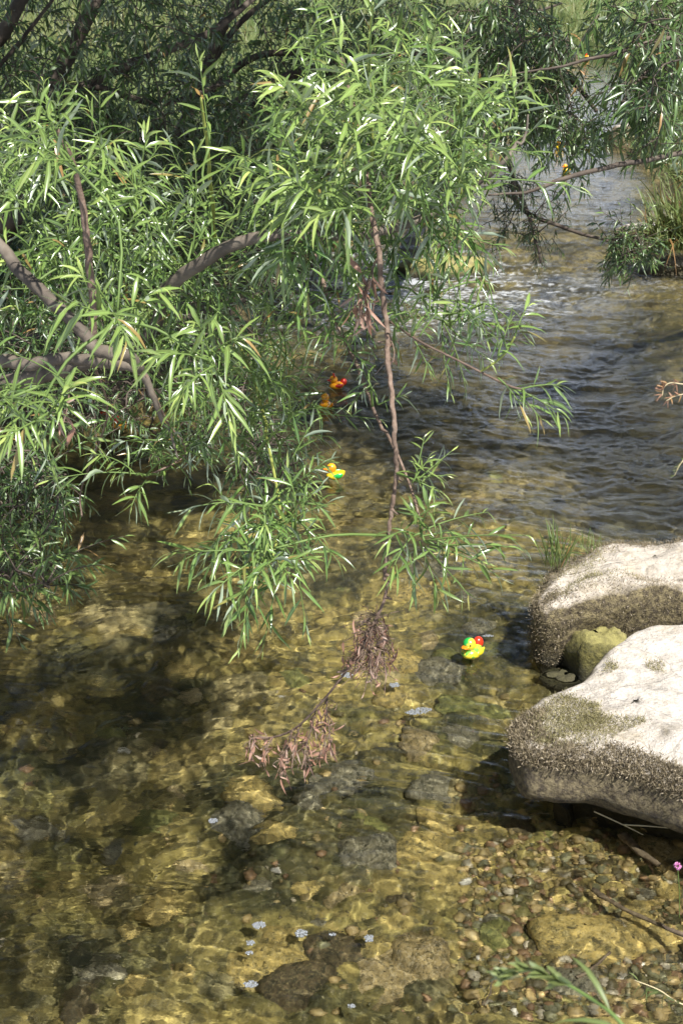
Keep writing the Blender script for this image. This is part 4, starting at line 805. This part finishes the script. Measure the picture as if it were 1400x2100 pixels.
# out of focus grass head in front of the lens side of the bank, and sprigs at the right edge
c0 = G(1330, 2300, .9); r = empty('grass_sprig', tuple(c0)); tag(r, 'green flowering grass stem leaning in from the bottom right corner, out of focus', 'grass sprig')
tb = Tubes(); pts = spline([P(1330, 2180, 1.25), P(1260, 2085, 1.27), P(1190, 2035, 1.3), P(1130, 2003, 1.32), P(1080, 1990, 1.34), P(1020, 2015, 1.36)], 40); tb.add(pts, np.linspace(.0022, .0009, 40), 7); tb.build('stem', M_GSTEM, r)
lv = Leaves(); q = pts[18:][rs.randint(0, 22, 46)]; m = len(q); lv.add(q, unit(rs.normal(0, .35, (m, 3)) + np.array([-.9, .2, .3])), unit(rs.normal(0, .6, (m, 3)) + UP), .020, .0065, .2, rs.uniform(.3, 1, m), .25, 0, 0); lv.build('seed_head', M_GRASS, r, 5)
lv = Leaves(); lv.add(pts[[4, 9]], np.array([[-.6, .3, .3], [-.2, .4, .5]]), np.array([UP, UP]), .08, .006, .5, .5, .2, 0, .4); lv.build('blades', M_GRASS, r, 5)
def sprig(label, pts, d, n, L, col, age):
    c = np.array([P(x, y, d) for x, y in pts]); r = empty('grass_sprig', tuple(c[0])); tag(r, label, 'grass sprig'); s = spline(c, 18); tb = Tubes(); tb.add(s, np.linspace(.0014, .0007, 18), 5); tb.build('stem', M_STRAW, r)
    q = s[rs.randint(6, 18, n)]; lv = Leaves(); lv.add(q, unit(rs.normal(0, .6, (n, 3)) + np.array([-.7, 0, -.2])), unit(rs.normal(0, 1, (n, 3))), L, L * .16, .3, rs.uniform(0, 1, n), age, col, 0); lv.build('seed_head', M_DEAD if col else M_GRASS, r, 3)
sprig('pinkish dry grass head curling in from the right edge above the mossy boulder', [(1480, 780), (1410, 788), (1375, 785), (1360, 795), (1357, 812)], 2.6, 34, .018, 1, .6)
sprig('second dry grass head just below the pinkish curled one at the right edge', [(1480, 800), (1420, 805), (1385, 812), (1365, 822)], 2.6, 20, .016, 1, .3)
sprig('hanging green grass head at the right edge over the blue reflections', [(1470, 930), (1415, 935), (1395, 950), (1382, 975)], 2.6, 40, .010, 0, .5)
sprig('thin green grass stem low at the right edge over the shallows', [(1500, 2080), (1400, 2060), (1350, 2030), (1300, 2010)], 2.4, 12, .03, 0, .3)
# pink clover head by the shallows
c = G(1388, 1776, .16); r = empty('clover_flower', tuple(c)); tag(r, 'small pink clover head at the right edge below the pale boulder', 'flower'); t = NT('clover_pink'); t.col((.62, .25, .48)); t.set(Roughness=.6)
lv = Leaves(); n = 60; d = unit(rs.normal(0, 1, (n, 3)) + UP * .4); lv.add(np.tile(c, (n, 1)) + d * .004, d, unit(rs.normal(0, 1, (n, 3))), .0075, .003, .1, .5, 0, 0, 0); lv.build('petals', t.m, r, 3)
tb = Tubes(); tb.add(spline([c + [.02, 0, -.17], c + [.012, 0, -.08], c], 10), .0012, 5); tb.build('stem', M_GSTEM, r)
